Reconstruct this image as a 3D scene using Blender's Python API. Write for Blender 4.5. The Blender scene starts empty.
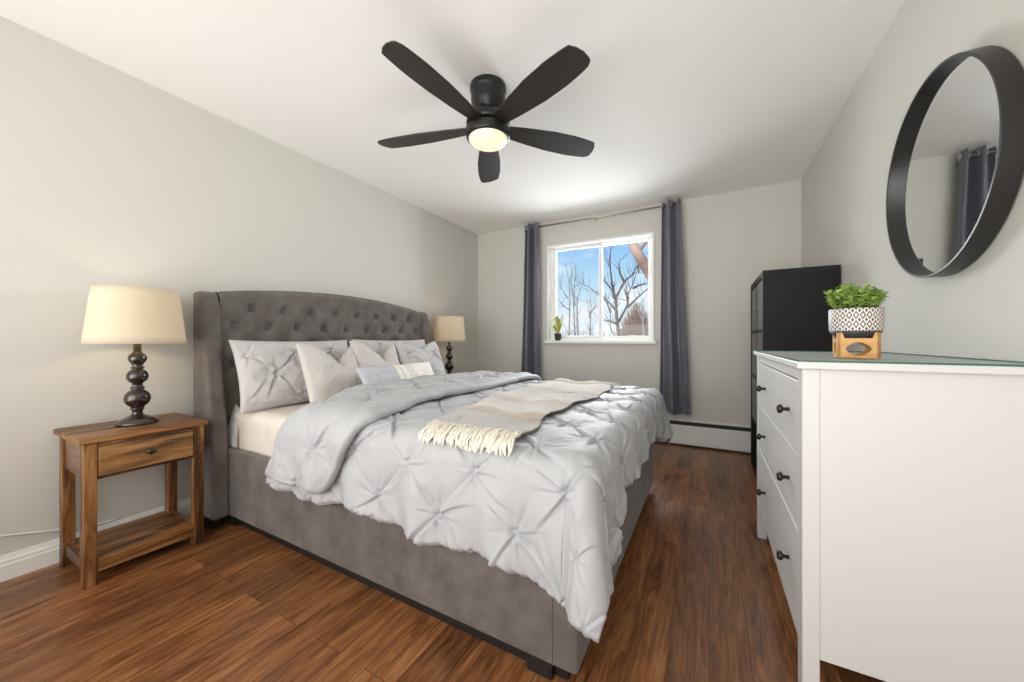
import bpy, bmesh, math, random
import numpy as np
from mathutils import Vector, Matrix
PI = math.pi
R = math.radians
C = bpy.context.scene.collection
SC = bpy.context.scene

# ---------------------------------------------------------------- camera
YAW = math.atan2(708.5 - 512.0, 360.0)
cam_d = bpy.data.cameras.new('camera')
cam = bpy.data.objects.new('camera', cam_d)
C.objects.link(cam)
cam.location = (0, 0, 1.03)
cam.rotation_euler = (R(90), 0, YAW)
cam_d.sensor_width = 36.0
cam_d.lens = 36.0 * 360.0 / 1024.0
cam_d.shift_y = -1.0 / 1024.0
cam_d.clip_start = 0.02
cam_d.clip_end = 300
SC.camera = cam

# ---------------------------------------------------------------- view
SC.view_settings.view_transform = 'Standard'
SC.view_settings.look = 'None'
SC.view_settings.exposure = 0.62
SC.view_settings.gamma = 1.0
SC.view_settings.use_curve_mapping = False
SC.cycles.use_denoising = True
SC.cycles.max_bounces = 10
SC.cycles.diffuse_bounces = 6
SC.cycles.transparent_max_bounces = 12
SC.cycles.sample_clamp_indirect = 6.0

# ---------------------------------------------------------------- world: blue sky with thin cloud
W = bpy.data.worlds.new('sky'); SC.world = W; W.use_nodes = True
nt = W.node_tree; nt.nodes.clear()
wo = nt.nodes.new('ShaderNodeOutputWorld'); bg = nt.nodes.new('ShaderNodeBackground')
tc = nt.nodes.new('ShaderNodeTexCoord'); sx = nt.nodes.new('ShaderNodeSeparateXYZ')
rp = nt.nodes.new('ShaderNodeValToRGB')
rp.color_ramp.elements[0].position = 0.0; rp.color_ramp.elements[0].color = (.90, .96, 1.0, 1)
rp.color_ramp.elements[1].position = 0.30; rp.color_ramp.elements[1].color = (.20, .50, .92, 1)
e = rp.color_ramp.elements.new(0.15); e.color = (.50, .76, .98, 1)
mp = nt.nodes.new('ShaderNodeMapping'); mp.inputs['Scale'].default_value = (1, 1, 2.6)
nz = nt.nodes.new('ShaderNodeTexNoise'); nz.inputs['Scale'].default_value = 5.0; nz.inputs['Detail'].default_value = 6
cr = nt.nodes.new('ShaderNodeValToRGB'); cr.color_ramp.elements[0].position = .46; cr.color_ramp.elements[1].position = .68
mx = nt.nodes.new('ShaderNodeMix'); mx.data_type = 'RGBA'; mx.inputs['B'].default_value = (.95, .97, 1.0, 1)
L = nt.links.new
L(tc.outputs['Generated'], sx.inputs[0]); L(sx.outputs['Z'], rp.inputs[0])
L(tc.outputs['Generated'], mp.inputs[0]); L(mp.outputs[0], nz.inputs[0]); L(nz.outputs[0], cr.inputs[0])
L(rp.outputs[0], mx.inputs['A']); L(cr.outputs[0], mx.inputs['Factor'])
L(mx.outputs['Result'], bg.inputs['Color']); bg.inputs['Strength'].default_value = .66
L(bg.outputs[0], wo.inputs[0])


def light(name, kind, loc, power, color=(1, 1, 1), rot=None, **kw):
    d = bpy.data.lights.new(name, kind); d.energy = power; d.color = color
    for k, v in kw.items():
        setattr(d, k, v)
    o = bpy.data.objects.new(name, d); C.objects.link(o); o.location = loc
    if rot: o.rotation_euler = rot
    return o


# sun on the trees outside; the closed room keeps it out
light('sun', 'SUN', (0, -5, 12), 2.6, (1, .95, .88), (R(50), 0, R(-25)), angle=R(1.0))
# soft bounced flash of the photographer, at the rear of the room behind the camera
light('bounce_flash', 'AREA', (-.9, -1.22, 1.72), 22, (1, .992, .972), (R(84), 0, 0), shape='RECTANGLE', size=3.1, size_y=1.2)
light('ceiling_bounce', 'AREA', (-1.0, -.95, .85), 21, (1, .985, .97), (R(112), 0, 0), shape='RECTANGLE', size=3.2, size_y=1.2, spread=R(125))
# daylight through the window (portal helps the renderer find it) and the bright overcast just outside it
light('window_daylight', 'AREA', (-1.08, 4.35, 1.75), 36, (.93, .97, 1.0), (R(-80), 0, 0), shape='RECTANGLE', size=1.15, size_y=1.0, spread=R(150))

# ---------------------------------------------------------------- room numbers
XL, XR, YB, YF, ZC = -2.655, .705, 3.93, -1.3, 2.415

# ---------------------------------------------------------------- material helpers
def mat(name, col, rough=.5, metal=0.0, spec=.5, noise=None, bump=None, emit=None, sheen=0.0, coat=0.0, trans=0.0):
    """noise=(scale xyz, amount, colour2); bump=(scale, strength, distance)"""
    m = bpy.data.materials.new(name); m.use_nodes = True
    t = m.node_tree; b = t.nodes['Principled BSDF']
    b.inputs['Base Color'].default_value = (*col, 1); b.inputs['Roughness'].default_value = rough
    b.inputs['Metallic'].default_value = metal; b.inputs['Specular IOR Level'].default_value = spec
    if sheen: b.inputs['Sheen Weight'].default_value = sheen; b.inputs['Sheen Roughness'].default_value = .4
    if coat: b.inputs['Coat Weight'].default_value = coat; b.inputs['Coat Roughness'].default_value = .12
    if emit: b.inputs['Emission Color'].default_value = (*emit[0], 1); b.inputs['Emission Strength'].default_value = emit[1]
    if trans: b.inputs['Transmission Weight'].default_value = trans
    if noise or bump:
        co = t.nodes.new('ShaderNodeTexCoord')
    if noise:
        sc, lo, c2 = noise
        mp = t.nodes.new('ShaderNodeMapping'); mp.inputs['Scale'].default_value = sc
        n = t.nodes.new('ShaderNodeTexNoise'); n.inputs['Scale'].default_value = 1; n.inputs['Detail'].default_value = 7
        n.inputs['Roughness'].default_value = .62
        r = t.nodes.new('ShaderNodeValToRGB'); r.color_ramp.elements[0].position = .5 - lo; r.color_ramp.elements[1].position = .5 + lo
        r.color_ramp.elements[0].color = (*c2, 1); r.color_ramp.elements[1].color = (*col, 1)
        t.links.new(co.outputs['Object'], mp.inputs[0]); t.links.new(mp.outputs[0], n.inputs[0]); t.links.new(n.outputs[0], r.inputs[0])
        t.links.new(r.outputs[0], b.inputs['Base Color'])
    if bump:
        n2 = t.nodes.new('ShaderNodeTexNoise'); n2.inputs['Scale'].default_value = bump[0]; n2.inputs['Detail'].default_value = 4
        bp = t.nodes.new('ShaderNodeBump'); bp.inputs['Strength'].default_value = bump[1]; bp.inputs['Distance'].default_value = bump[2]
        t.links.new(co.outputs['Object'], n2.inputs[0]); t.links.new(n2.outputs[0], bp.inputs['Height'])
        t.links.new(bp.outputs[0], b.inputs['Normal'])
    return m


class G:
    """tiny node-graph writer"""
    def __init__(s, m):
        s.t = m.node_tree; s.b = s.t.nodes['Principled BSDF']
    def n(s, kind, **kw):
        x = s.t.nodes.new(kind)
        for k, v in kw.items():
            setattr(x, k, v)
        return x
    def math(s, op, a, b=None, c=None):
        x = s.n('ShaderNodeMath', operation=op)
        for i, v in enumerate((a, b, c)):
            if v is None: continue
            if isinstance(v, (int, float)): x.inputs[i].default_value = v
            else: s.t.links.new(v, x.inputs[i])
        return x.outputs[0]
    def link(s, a, b): s.t.links.new(a, b)
    def mix(s, f, a, b):
        x = s.n('ShaderNodeMix', data_type='RGBA')
        for k, v in (('Factor', f), ('A', a), ('B', b)):
            if isinstance(v, tuple): x.inputs[k].default_value = (*v, 1)
            elif isinstance(v, (int, float)): x.inputs[k].default_value = v
            else: s.t.links.new(v, x.inputs[k])
        return x.outputs['Result']
    def ramp(s, f, stops):
        x = s.n('ShaderNodeValToRGB'); el = x.color_ramp.elements
        el[0].position, el[0].color = stops[0][0], (*stops[0][1], 1)
        el[1].position, el[1].color = stops[-1][0], (*stops[-1][1], 1)
        for p, c in stops[1:-1]:
            q = el.new(p); q.color = (*c, 1)
        s.link(f, x.inputs[0]); return x.outputs[0]


def floor_material():
    m = mat('laminate_planks', (.2, .09, .04), .33, spec=.45); g = G(m)
    co = g.n('ShaderNodeTexCoord'); sp = g.n('ShaderNodeSeparateXYZ'); g.link(co.outputs['Object'], sp.inputs[0])
    sw = g.n('ShaderNodeCombineXYZ'); g.link(sp.outputs['Y'], sw.inputs[0]); g.link(sp.outputs['X'], sw.inputs[1])
    br = g.n('ShaderNodeTexBrick'); br.offset = .37; br.squash = 1.0
    br.inputs['Scale'].default_value = 1; br.inputs['Brick Width'].default_value = 1.22; br.inputs['Row Height'].default_value = .118
    br.inputs['Mortar Size'].default_value = .0011; br.inputs['Mortar Smooth'].default_value = .4; br.inputs['Bias'].default_value = 0
    br.inputs['Color1'].default_value = (0, 0, 0, 1); br.inputs['Color2'].default_value = (1, 1, 1, 1); br.inputs['Mortar'].default_value = (.5, .5, .5, 1)
    g.link(sw.outputs[0], br.inputs[0])
    # grain: noise stretched along the plank, shifted plank by plank
    off = g.math('MULTIPLY', br.outputs['Color'], 9.0)
    cx = g.n('ShaderNodeCombineXYZ'); g.link(g.math('MULTIPLY', sp.outputs['X'], 19.0), cx.inputs[0])
    g.link(g.math('ADD', g.math('MULTIPLY', sp.outputs['Y'], 2.3), off), cx.inputs[1]); g.link(off, cx.inputs[2])
    n1 = g.n('ShaderNodeTexNoise'); n1.inputs['Scale'].default_value = 1.0; n1.inputs['Detail'].default_value = 8; n1.inputs['Roughness'].default_value = .62
    n1.inputs['Distortion'].default_value = 1.5
    g.link(cx.outputs[0], n1.inputs[0])
    cx2 = g.n('ShaderNodeCombineXYZ'); g.link(g.math('MULTIPLY', sp.outputs['X'], 210.0), cx2.inputs[0])
    g.link(g.math('ADD', g.math('MULTIPLY', sp.outputs['Y'], 9.0), off), cx2.inputs[1]); g.link(off, cx2.inputs[2])
    n2 = g.n('ShaderNodeTexNoise'); n2.inputs['Scale'].default_value = 1.0; n2.inputs['Detail'].default_value = 3
    g.link(cx2.outputs[0], n2.inputs[0])
    base = g.ramp(n1.outputs[0], [(.28, (.080, .029, .010)), (.43, (.200, .079, .028)), (.57, (.305, .130, .047)), (.76, (.410, .198, .085))])
    fine = g.ramp(n2.outputs[0], [(.36, (.50, .45, .42)), (.58, (1, 1, 1))])
    mul = g.n('ShaderNodeMix', data_type='RGBA', blend_type='MULTIPLY'); mul.inputs['Factor'].default_value = .8
    g.link(base, mul.inputs['A']); g.link(fine, mul.inputs['B'])
    tone = g.ramp(br.outputs['Color'], [(0, (.74, .72, .72)), (.5, (1, 1, 1)), (1, (1.22, 1.2, 1.2))])
    m2 = g.n('ShaderNodeMix', data_type='RGBA', blend_type='MULTIPLY'); m2.inputs['Factor'].default_value = 1
    g.link(mul.outputs['Result'], m2.inputs['A']); g.link(tone, m2.inputs['B'])
    fin = g.mix(br.outputs['Fac'], m2.outputs['Result'], (.05, .018, .008))
    g.link(fin, g.b.inputs['Base Color'])
    g.link(g.math('ADD', g.math('MULTIPLY', n1.outputs[0], .14), .25), g.b.inputs['Roughness'])
    bp = g.n('ShaderNodeBump'); bp.inputs['Strength'].default_value = .12; bp.inputs['Distance'].default_value = .002
    g.link(n2.outputs[0], bp.inputs['Height']); g.link(bp.outputs[0], g.b.inputs['Normal'])
    return m


def wood(name, stops, axis, rough=.45, sc=22.0, saw=False):
    """plank wood with grain along axis 0/1/2 of the object"""
    m = mat(name, stops[0][1], rough); g = G(m)
    co = g.n('ShaderNodeTexCoord'); mp = g.n('ShaderNodeMapping')
    s = [sc, sc, sc]; s[axis] = sc * .07; mp.inputs['Scale'].default_value = s
    g.link(co.outputs['Object'], mp.inputs[0])
    n = g.n('ShaderNodeTexNoise'); n.inputs['Scale'].default_value = 1; n.inputs['Detail'].default_value = 8; n.inputs['Roughness'].default_value = .6; n.inputs['Distortion'].default_value = 1.2
    g.link(mp.outputs[0], n.inputs[0])
    c = g.ramp(n.outputs[0], stops)
    if saw:   # cross-cut saw marks
        wv = g.n('ShaderNodeTexWave', wave_type='BANDS', bands_direction='XYZ'[axis]); wv.inputs['Scale'].default_value = 26; wv.inputs['Distortion'].default_value = 5
        wv.inputs['Detail'].default_value = 3; wv.inputs['Detail Scale'].default_value = 2
        g.link(co.outputs['Object'], wv.inputs[0])
        c = g.mix(g.math('MULTIPLY', wv.outputs['Fac'], .05), c, (.60, .42, .20))
    g.link(c, g.b.inputs['Base Color'])
    bp = g.n('ShaderNodeBump'); bp.inputs['Strength'].default_value = .3; bp.inputs['Distance'].default_value = .002
    g.link(n.outputs[0], bp.inputs['Height']); g.link(bp.outputs[0], g.b.inputs['Normal'])
    return m


M = {}
M['wall'] = mat('wall_paint', (.622, .612, .568), .75, spec=.25, bump=(160, .05, .001))
M['ceiling'] = mat('ceiling_paint', (.90, .885, .865), .85, spec=.2, bump=(120, .12, .002))
M['trim'] = mat('white_gloss_paint', (.86, .86, .84), .35)
M['floor'] = floor_material()
M['vinyl'] = mat('white_vinyl', (.88, .88, .86), .35)
M['heater'] = mat('white_enamel', (.80, .80, .78), .35)
M['slot'] = mat('dark_slot', (.03, .03, .03), .6)
M['velvet'] = mat('grey_velvet', (.165, .147, .135), .85, spec=.15, sheen=.25, noise=((10, 10, 9), .18, (.100, .087, .079)), bump=(420, .25, .001))
M['velvet_dark'] = mat('grey_velvet_seam', (.07, .06, .055), .9)
M['black'] = mat('black_plastic', (.012, .011, .011), .45)
M['sheet'] = mat('cream_sheet', (.68, .62, .56), .85, spec=.15, bump=(30, .10, .004))
M['duvet'] = mat('silver_grey_cotton', (.405, .410, .424), .60, spec=.3, sheen=.15, bump=(70, .16, .003))
M['sham'] = mat('silver_sham_cotton', (.50, .485, .485), .70, spec=.2, sheen=.15, bump=(60, .22, .003))
M['cushion'] = mat('greige_cushion_weave', (.56, .53, .51), .85, spec=.15, bump=(500, .2, .0008))
M['fringe'] = mat('cream_yarn', (.76, .72, .62), .9, spec=.1)
M['darkedge'] = mat('throw_edge_shade', (.20, .165, .15), .9)  # edge binding colour, darkened to carry the shade on its side
M['bronze'] = mat('dark_turned_wood', (.024, .013, .008), .24, spec=.6, coat=.6, noise=((40, 40, 40), .3, (.010, .006, .004)))
M['espresso'] = mat('espresso_blade', (.026, .021, .018), .42, noise=((6, 60, 60), .3, (.016, .012, .010)))
M['fanmetal'] = mat('matte_black_metal', (.016, .015, .014), .32, metal=.3)
M['kallax'] = mat('black_brown_foil', (.009, .008, .008), .55, spec=.28, noise=((30, 30, 2.5), .3, (.006, .0055, .0055)))
M['kallax_front'] = mat('dark_grey_front', (.070, .064, .062), .36)
M['white_furn'] = mat('white_stain', (.66, .65, .635), .42, noise=((3, 3, 50), .5, (.645, .635, .62)))
M['groove'] = mat('drawer_shadow_gap', (.30, .28, .26), .7)
M['knob'] = mat('dark_pewter', (.05, .042, .036), .32, metal=.7)
M['steel'] = mat('brushed_steel', (.55, .54, .52), .3, metal=1.0)
M['curtain'] = mat('slate_satin', (.135, .135, .170), .36, spec=.65, sheen=.4, noise=((50, 50, 20), .30, (.090, .090, .118)))
M['mirror'] = mat('silvered_glass', (.86, .88, .87), .0, metal=1.0)
M['mirror_frame'] = mat('black_stained_veneer', (.022, .019, .018), .36, noise=((5, 60, 60), .35, (.012, .011, .011)))
M['bamboo'] = wood('bamboo', [(.3, (.45, .22, .05)), (.5, (.62, .33, .09)), (.72, (.70, .40, .13))], 0, .4, 30)
M['leaf'] = mat('leaf_green', (.16, .32, .035), .5, noise=((34, 34, 34), .22, (.50, .62, .17)))
M['stem'] = mat('leaf_stem', (.12, .2, .05), .6)
M['leaf_yellow'] = mat('leaf_yellow', (.62, .55, .12), .55, noise=((30, 30, 30), .2, (.35, .42, .09)))
M['pot_dark'] = mat('charcoal_pot', (.045, .048, .05), .55)
M['soil'] = mat('potting_soil', (.03, .02, .014), .95)
M['cord'] = mat('white_cord', (.85, .85, .83), .4)
M['bark'] = mat('grey_bark', (.17, .13, .115), .9, noise=((3, 3, 1), .25, (.09, .07, .065)))
M['bark_pale'] = mat('pale_bark', (.42, .40, .38), .9, noise=((3, 3, 1), .25, (.22, .20, .19)))
M['bark_pink'] = mat('weathered_limb', (.52, .36, .28), .9, noise=((4, 4, 1), .25, (.36, .24, .19)))
M['brush'] = mat('dry_brush', (.34, .23, .16), .95, noise=((2, 2, 2), .3, (.24, .16, .12)))
M['ground'] = mat('dormant_lawn', (.30, .26, .16), .95, noise=((.6, .6, .6), .3, (.20, .20, .10)))
M['night'] = wood('reclaimed_mango', [(.37, (.020, .008, .003)), (.45, (.090, .036, .011)), (.54, (.22, .092, .027)), (.66, (.37, .18, .065))], 1, .42, 26)
M['night_z'] = wood('reclaimed_mango_upright', [(.37, (.020, .008, .003)), (.45, (.090, .036, .011)), (.54, (.22, .092, .027)), (.66, (.37, .18, .065))], 2, .42, 26)
M['night_x'] = wood('reclaimed_mango_side', [(.36, (.060, .028, .014)), (.45, (.15, .080, .045)), (.55, (.22, .13, .08)), (.68, (.30, .20, .14))], 0, .42, 26)
M['night_drawer'] = wood('saw_marked_mango', [(.36, (.06, .024, .008)), (.45, (.17, .078, .025)), (.55, (.29, .140, .046)), (.68, (.42, .235, .095))], 1, .42, 26, saw=True)


def shade_material():
    m = bpy.data.materials.new('cream_linen_shade'); m.use_nodes = True; t = m.node_tree; t.nodes.clear()
    o = t.nodes.new('ShaderNodeOutputMaterial'); d = t.nodes.new('ShaderNodeBsdfDiffuse'); tr = t.nodes.new('ShaderNodeBsdfTranslucent'); mx = t.nodes.new('ShaderNodeMixShader')
    co = t.nodes.new('ShaderNodeTexCoord'); n = t.nodes.new('ShaderNodeTexNoise'); n.inputs['Scale'].default_value = 300
    bp = t.nodes.new('ShaderNodeBump'); bp.inputs['Strength'].default_value = .15; bp.inputs['Distance'].default_value = .001
    t.links.new(co.outputs['Object'], n.inputs[0]); t.links.new(n.outputs[0], bp.inputs['Height']); t.links.new(bp.outputs[0], d.inputs['Normal'])
    d.inputs[0].default_value = (.74, .67, .53, 1); tr.inputs[0].default_value = (.78, .66, .46, 1); mx.inputs[0].default_value = .30
    t.links.new(d.outputs[0], mx.inputs[1]); t.links.new(tr.outputs[0], mx.inputs[2]); t.links.new(mx.outputs[0], o.inputs[0])
    return m
M['shade'] = shade_material()


def clear_glass(name, gloss, tint=(1, 1, 1), fixed=None):
    m = bpy.data.materials.new(name); m.use_nodes = True; t = m.node_tree; t.nodes.clear()
    o = t.nodes.new('ShaderNodeOutputMaterial'); a = t.nodes.new('ShaderNodeBsdfTransparent'); b = t.nodes.new('ShaderNodeBsdfGlossy'); mx = t.nodes.new('ShaderNodeMixShader')
    fr = t.nodes.new('ShaderNodeFresnel'); fr.inputs['IOR'].default_value = gloss
    a.inputs[0].default_value = (*tint, 1); b.inputs['Roughness'].default_value = .02
    if fixed is None: t.links.new(fr.outputs[0], mx.inputs[0])
    else: mx.inputs[0].default_value = fixed
    t.links.new(a.outputs[0], mx.inputs[1]); t.links.new(b.outputs[0], mx.inputs[2]); t.links.new(mx.outputs[0], o.inputs[0])
    return m
M['pane'] = clear_glass('window_pane', 1.3)
M['glass_top'] = clear_glass('glass_top', 1.5, (.94, .965, .96), .10)
M['glass_edge'] = mat('glass_edge', (.04, .14, .12), .15)
M['bowl'] = mat('frosted_bowl', (.60, .55, .45), .4, emit=((1.0, .86, .56), .46))
M['bulb'] = mat('warm_bulb', (1, .9, .7), .4, emit=((1.0, .78, .50), 9))


def throw_material():
    m = mat('striped_throw', (.6, .56, .52), .9, spec=.1, sheen=.2, bump=(260, .3, .001)); g = G(m)
    co = g.n('ShaderNodeTexCoord'); sp = g.n('ShaderNodeSeparateXYZ'); g.link(co.outputs['Object'], sp.inputs[0])
    n = g.n('ShaderNodeTexNoise'); n.inputs['Scale'].default_value = 2.4; n.inputs['Detail'].default_value = 1; g.link(co.outputs['Object'], n.inputs[0])
    v = g.math('ADD', sp.outputs['Y'], g.math('MULTIPLY', g.math('SUBTRACT', n.outputs[0], .5), .13))
    f = g.math('DIVIDE', g.math('ADD', v, .80), 1.60)
    gr, be, cr_, li = (.44, .425, .42), (.47, .41, .35), (.62, .575, .52), (.56, .54, .515)
    c = g.ramp(f, [(0, gr), (.13, gr), (.16, (.42, .365, .31)), (.22, be), (.245, cr_), (.27, li), (.36, (.50, .47, .44)), (.39, be), (.44, cr_), (.47, li), (.60, gr), (.64, be), (.70, cr_), (.82, li), (1, cr_)])
    g.link(c, g.b.inputs['Base Color'])
    return m
M['throw'] = throw_material()


def lumbar_material():
    m = mat('striped_lumbar', (.8, .8, .8), .85, spec=.15, bump=(300, .2, .001)); g = G(m)
    co = g.n('ShaderNodeTexCoord'); sp = g.n('ShaderNodeSeparateXYZ'); g.link(co.outputs['Object'], sp.inputs[0])
    x = sp.outputs['X']
    f = g.math('ADD', g.math('DIVIDE', x, .74), .5)
    blue, cream, tan = (.50, .50, .55), (.80, .765, .70), (.36, .32, .28)
    st = [(0, blue), (.355, blue)]
    for a in (.36, .42, .52, .57, .62):
        st += [(a, tan), (a + .010, tan), (a + .014, cream), (a + .045, cream)]
    st += [(.7, cream), (1, cream)]
    nd = g.n('ShaderNodeValToRGB'); nd.color_ramp.interpolation = 'CONSTANT'; el = nd.color_ramp.elements
    el[0].position, el[0].color = 0, (*blue, 1); el[1].position, el[1].color = .375, (*cream, 1)
    for a in (.36, .43, .52, .56, .60):
        q = el.new(a); q.color = (*tan, 1)
        q = el.new(a + .009); q.color = (*cream, 1)
    g.link(f, nd.inputs[0]); g.link(nd.outputs[0], g.b.inputs['Base Color'])
    return m
M['lumbar'] = lumbar_material()


def pot_material():
    m = mat('patterned_pot', (.8, .77, .72), .5); g = G(m)
    co = g.n('ShaderNodeTexCoord'); sp = g.n('ShaderNodeSeparateXYZ'); g.link(co.outputs['Object'], sp.inputs[0])
    a = g.math('MULTIPLY', g.math('ARCTAN2', sp.outputs['Y'], sp.outputs['X']), 26 / (2 * PI))
    pa = g.math('PINGPONG', a, .5)
    pz = g.math('PINGPONG', g.math('MULTIPLY', sp.outputs['Z'], 36.0), .5)
    s = g.math('FRACT', g.math('MULTIPLY', g.math('ADD', pa, pz), 2.0))
    k = g.math('GREATER_THAN', s, .52)
    c = g.mix(k, (.16, .105, .10), (.83, .80, .76))
    g.link(c, g.b.inputs['Base Color'])
    return m
M['pot'] = pot_material()

# ---------------------------------------------------------------- object helpers
def tag(o, label=None, cat=None, group=None, kind=None):
    if label: o['label'] = label
    if cat: o['category'] = cat
    if group: o['group'] = group
    if kind: o['kind'] = kind
    return o


def thing(name, loc, label, cat, group=None):
    o = bpy.data.objects.new(name, None); o.empty_display_size = .1
    C.objects.link(o); o.location = loc
    return tag(o, label, cat, group)


def wloc(p):
    v = Vector(p.location)
    while p.parent:
        p = p.parent; v += Vector(p.location)
    return v


def mesh(name, verts, faces, material, parent=None, smooth=False, bevel=0, seg=2, solid=0, subsurf=0, origin=None):
    """link ONE mesh object from world-space verts; with a parent they become local to it"""
    off = wloc(parent) if parent else Vector((0, 0, 0))
    loc = Vector((0, 0, 0))
    if origin is not None:
        loc = Vector(origin) - off; off = Vector(origin)
    me = bpy.data.meshes.new(name)
    v = np.asarray(verts, dtype=float) - np.array(off)
    me.from_pydata(v.tolist(), [], [tuple(int(i) for i in f) for f in faces]); me.update()
    bm = bmesh.new(); bm.from_mesh(me); bmesh.ops.recalc_face_normals(bm, faces=bm.faces); bm.to_mesh(me); bm.free()
    if smooth:
        me.polygons.foreach_set('use_smooth', [True] * len(me.polygons))
    o = bpy.data.objects.new(name, me); C.objects.link(o); o.location = loc
    if material: me.materials.append(material)
    if parent: o.parent = parent
    if solid:
        s = o.modifiers.new('solid', 'SOLIDIFY'); s.thickness = solid; s.offset = 0
    if bevel:
        b = o.modifiers.new('bevel', 'BEVEL'); b.width = bevel; b.segments = seg; b.limit_method = 'ANGLE'; b.angle_limit = R(40)
        b.harden_normals = False
    if subsurf:
        s = o.modifiers.new('sub', 'SUBSURF'); s.levels = subsurf; s.render_levels = subsurf
    return o


class MB:
    """collects shapes of one mesh"""
    def __init__(s): s.v = []; s.f = []
    def add(s, v, f):
        b = len(s.v); s.v += [tuple(p) for p in v]; s.f += [tuple(i + b for i in q) for q in f]; return s
    def box(s, x0, x1, y0, y1, z0, z1):
        v = [(x, y, z) for z in (z0, z1) for y in (y0, y1) for x in (x0, x1)]
        return s.add(v, [(0, 2, 3, 1), (4, 5, 7, 6), (0, 1, 5, 4), (2, 6, 7, 3), (0, 4, 6, 2), (1, 3, 7, 5)])
    def prism(s, pts, axis, a, b):
        """polygon pts (in the two other axes, in order) extruded along axis"""
        n = len(pts)
        def put(p, h):
            q = list(p); q.insert(axis, h); return tuple(q)
        v = [put(p, a) for p in pts] + [put(p, b) for p in pts]
        f = [tuple(range(n))[::-1], tuple(range(n, 2 * n))] + [(i, (i + 1) % n, n + (i + 1) % n, n + i) for i in range(n)]
        return s.add(v, f)
    def lathe(s, prof, c=(0, 0, 0), n=40, cap=True):
        """prof = [(r, z)...]"""
        v = []; f = []
        for r, z in prof:
            for k in range(n):
                a = 2 * PI * k / n
                v.append((c[0] + r * math.cos(a), c[1] + r * math.sin(a), c[2] + z))
        for i in range(len(prof) - 1):
            for k in range(n):
                k2 = (k + 1) % n
                f.append((i * n + k, i * n + k2, (i + 1) * n + k2, (i + 1) * n + k))
        if cap:
            f.append(tuple(range(n))[::-1]); m = (len(prof) - 1) * n; f.append(tuple(range(m, m + n)))
        return s.add(v, f)
    def tube(s, pts, rad, n=8, cap=True):
        pts = [Vector(p) for p in pts]
        if not hasattr(rad, '__len__'): rad = [rad] * len(pts)
        v = []; f = []; up = None
        for i, p in enumerate(pts):
            d = (pts[min(i + 1, len(pts) - 1)] - pts[max(i - 1, 0)]).normalized()
            if up is None:
                up = d.orthogonal().normalized()
            up = (up - d * up.dot(d))
            up = up.normalized() if up.length > 1e-6 else d.orthogonal().normalized()
            w = d.cross(up)
            for k in range(n):
                a = 2 * PI * k / n
                v.append(p + (up * math.cos(a) + w * math.sin(a)) * rad[i])
        for i in range(len(pts) - 1):
            for k in range(n):
                k2 = (k + 1) % n
                f.append((i * n + k, i * n + k2, (i + 1) * n + k2, (i + 1) * n + k))
        if cap:
            f.append(tuple(range(n))[::-1]); m = (len(pts) - 1) * n; f.append(tuple(range(m, m + n)))
        return s.add(v, f)
    def grid(s, P, close_u=False, close_v=False):
        """P: array (a, b, 3)"""
        a, b = P.shape[:2]; base = len(s.v)
        s.v += [tuple(p) for p in P.reshape(-1, 3)]
        for i in range(a if close_u else a - 1):
            for j in range(b if close_v else b - 1):
                i2, j2 = (i + 1) % a, (j + 1) % b
                s.f.append((base + i * b + j, base + i2 * b + j, base + i2 * b + j2, base + i * b + j2))
        return s
    def build(s, name, material, parent=None, **kw):
        return mesh(name, s.v, s.f, material, parent, **kw)


def smoothstep(a, b, x):
    t = np.clip((x - a) / (b - a), 0, 1); return t * t * (3 - 2 * t)


def copy_tree(o, parent=None, delta=None):
    c = o.copy(); C.objects.link(c)
    if parent: c.parent = parent
    for ch in [x for x in o.children]:
        copy_tree(ch, c)
    return c


_rs = np.random.RandomState(5)
_tab = _rs.rand(64, 64)
def vnoise(x, y):
    """smooth value noise, arrays"""
    xi = np.floor(x).astype(int); yi = np.floor(y).astype(int); fx = x - xi; fy = y - yi
    fx = fx * fx * (3 - 2 * fx); fy = fy * fy * (3 - 2 * fy)
    t = lambda a, b: _tab[a % 64, b % 64]
    return (t(xi, yi) * (1 - fx) + t(xi + 1, yi) * fx) * (1 - fy) + (t(xi, yi + 1) * (1 - fx) + t(xi + 1, yi + 1) * fx) * fy - .5


def tuck_height(S, T, pts, seed=1, puff=.012, depth=.021, reach=1.0):
    """height over the cloth of a pinch-pleat pattern: pinched points, sharp folds running from them, puffs between"""
    rng = random.Random(seed)
    H = np.zeros_like(S); D = np.full_like(S, 9.0)
    for (px, py) in pts:
        dx = S - px; dy = T - py; r = np.sqrt(dx * dx + dy * dy)
        D = np.minimum(D, r)
        m = r < .19 * reach
        if not m.any(): continue
        rr = r[m]; th = np.arctan2(dy[m], dx[m]); h = np.zeros_like(rr)
        h -= .010 * np.exp(-(rr / .012) ** 2)
        h += .003 * np.exp(-((rr - .024) / .010) ** 2)
        base = rng.uniform(-.15, .15)
        for k in range(8):
            a = base + k * PI / 4 + rng.uniform(-.16, .16)
            main = (k % 2 == 1)
            ln = (rng.uniform(.12, .18) if main else rng.uniform(.05, .12)) * reach
            dp = depth * (rng.uniform(.75, 1.15) if main else rng.uniform(.35, .8))
            curl = rng.uniform(-1.6, 1.6)
            d = np.angle(np.exp(1j * (th - a - curl * rr)))
            al = rr * np.cos(d); pe = rr * np.sin(d)
            w = .010 + .10 * np.maximum(al, 0)
            fade = np.exp(-(al / ln) ** 4) * smoothstep(.0, .012, al) * (1 - .55 * np.clip(al / ln, 0, 1))
            x = pe * rng.choice((-1, 1)) / w
            h += fade * dp * (np.tanh(x * 4.5) * np.exp(-np.abs(x) * 1.5) * .9 - .35 * np.exp(-(x / .35) ** 2))
        H[m] += h
    H += puff * (1 - np.exp(-(D / (.085 * reach)) ** 2))
    return H


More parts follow.
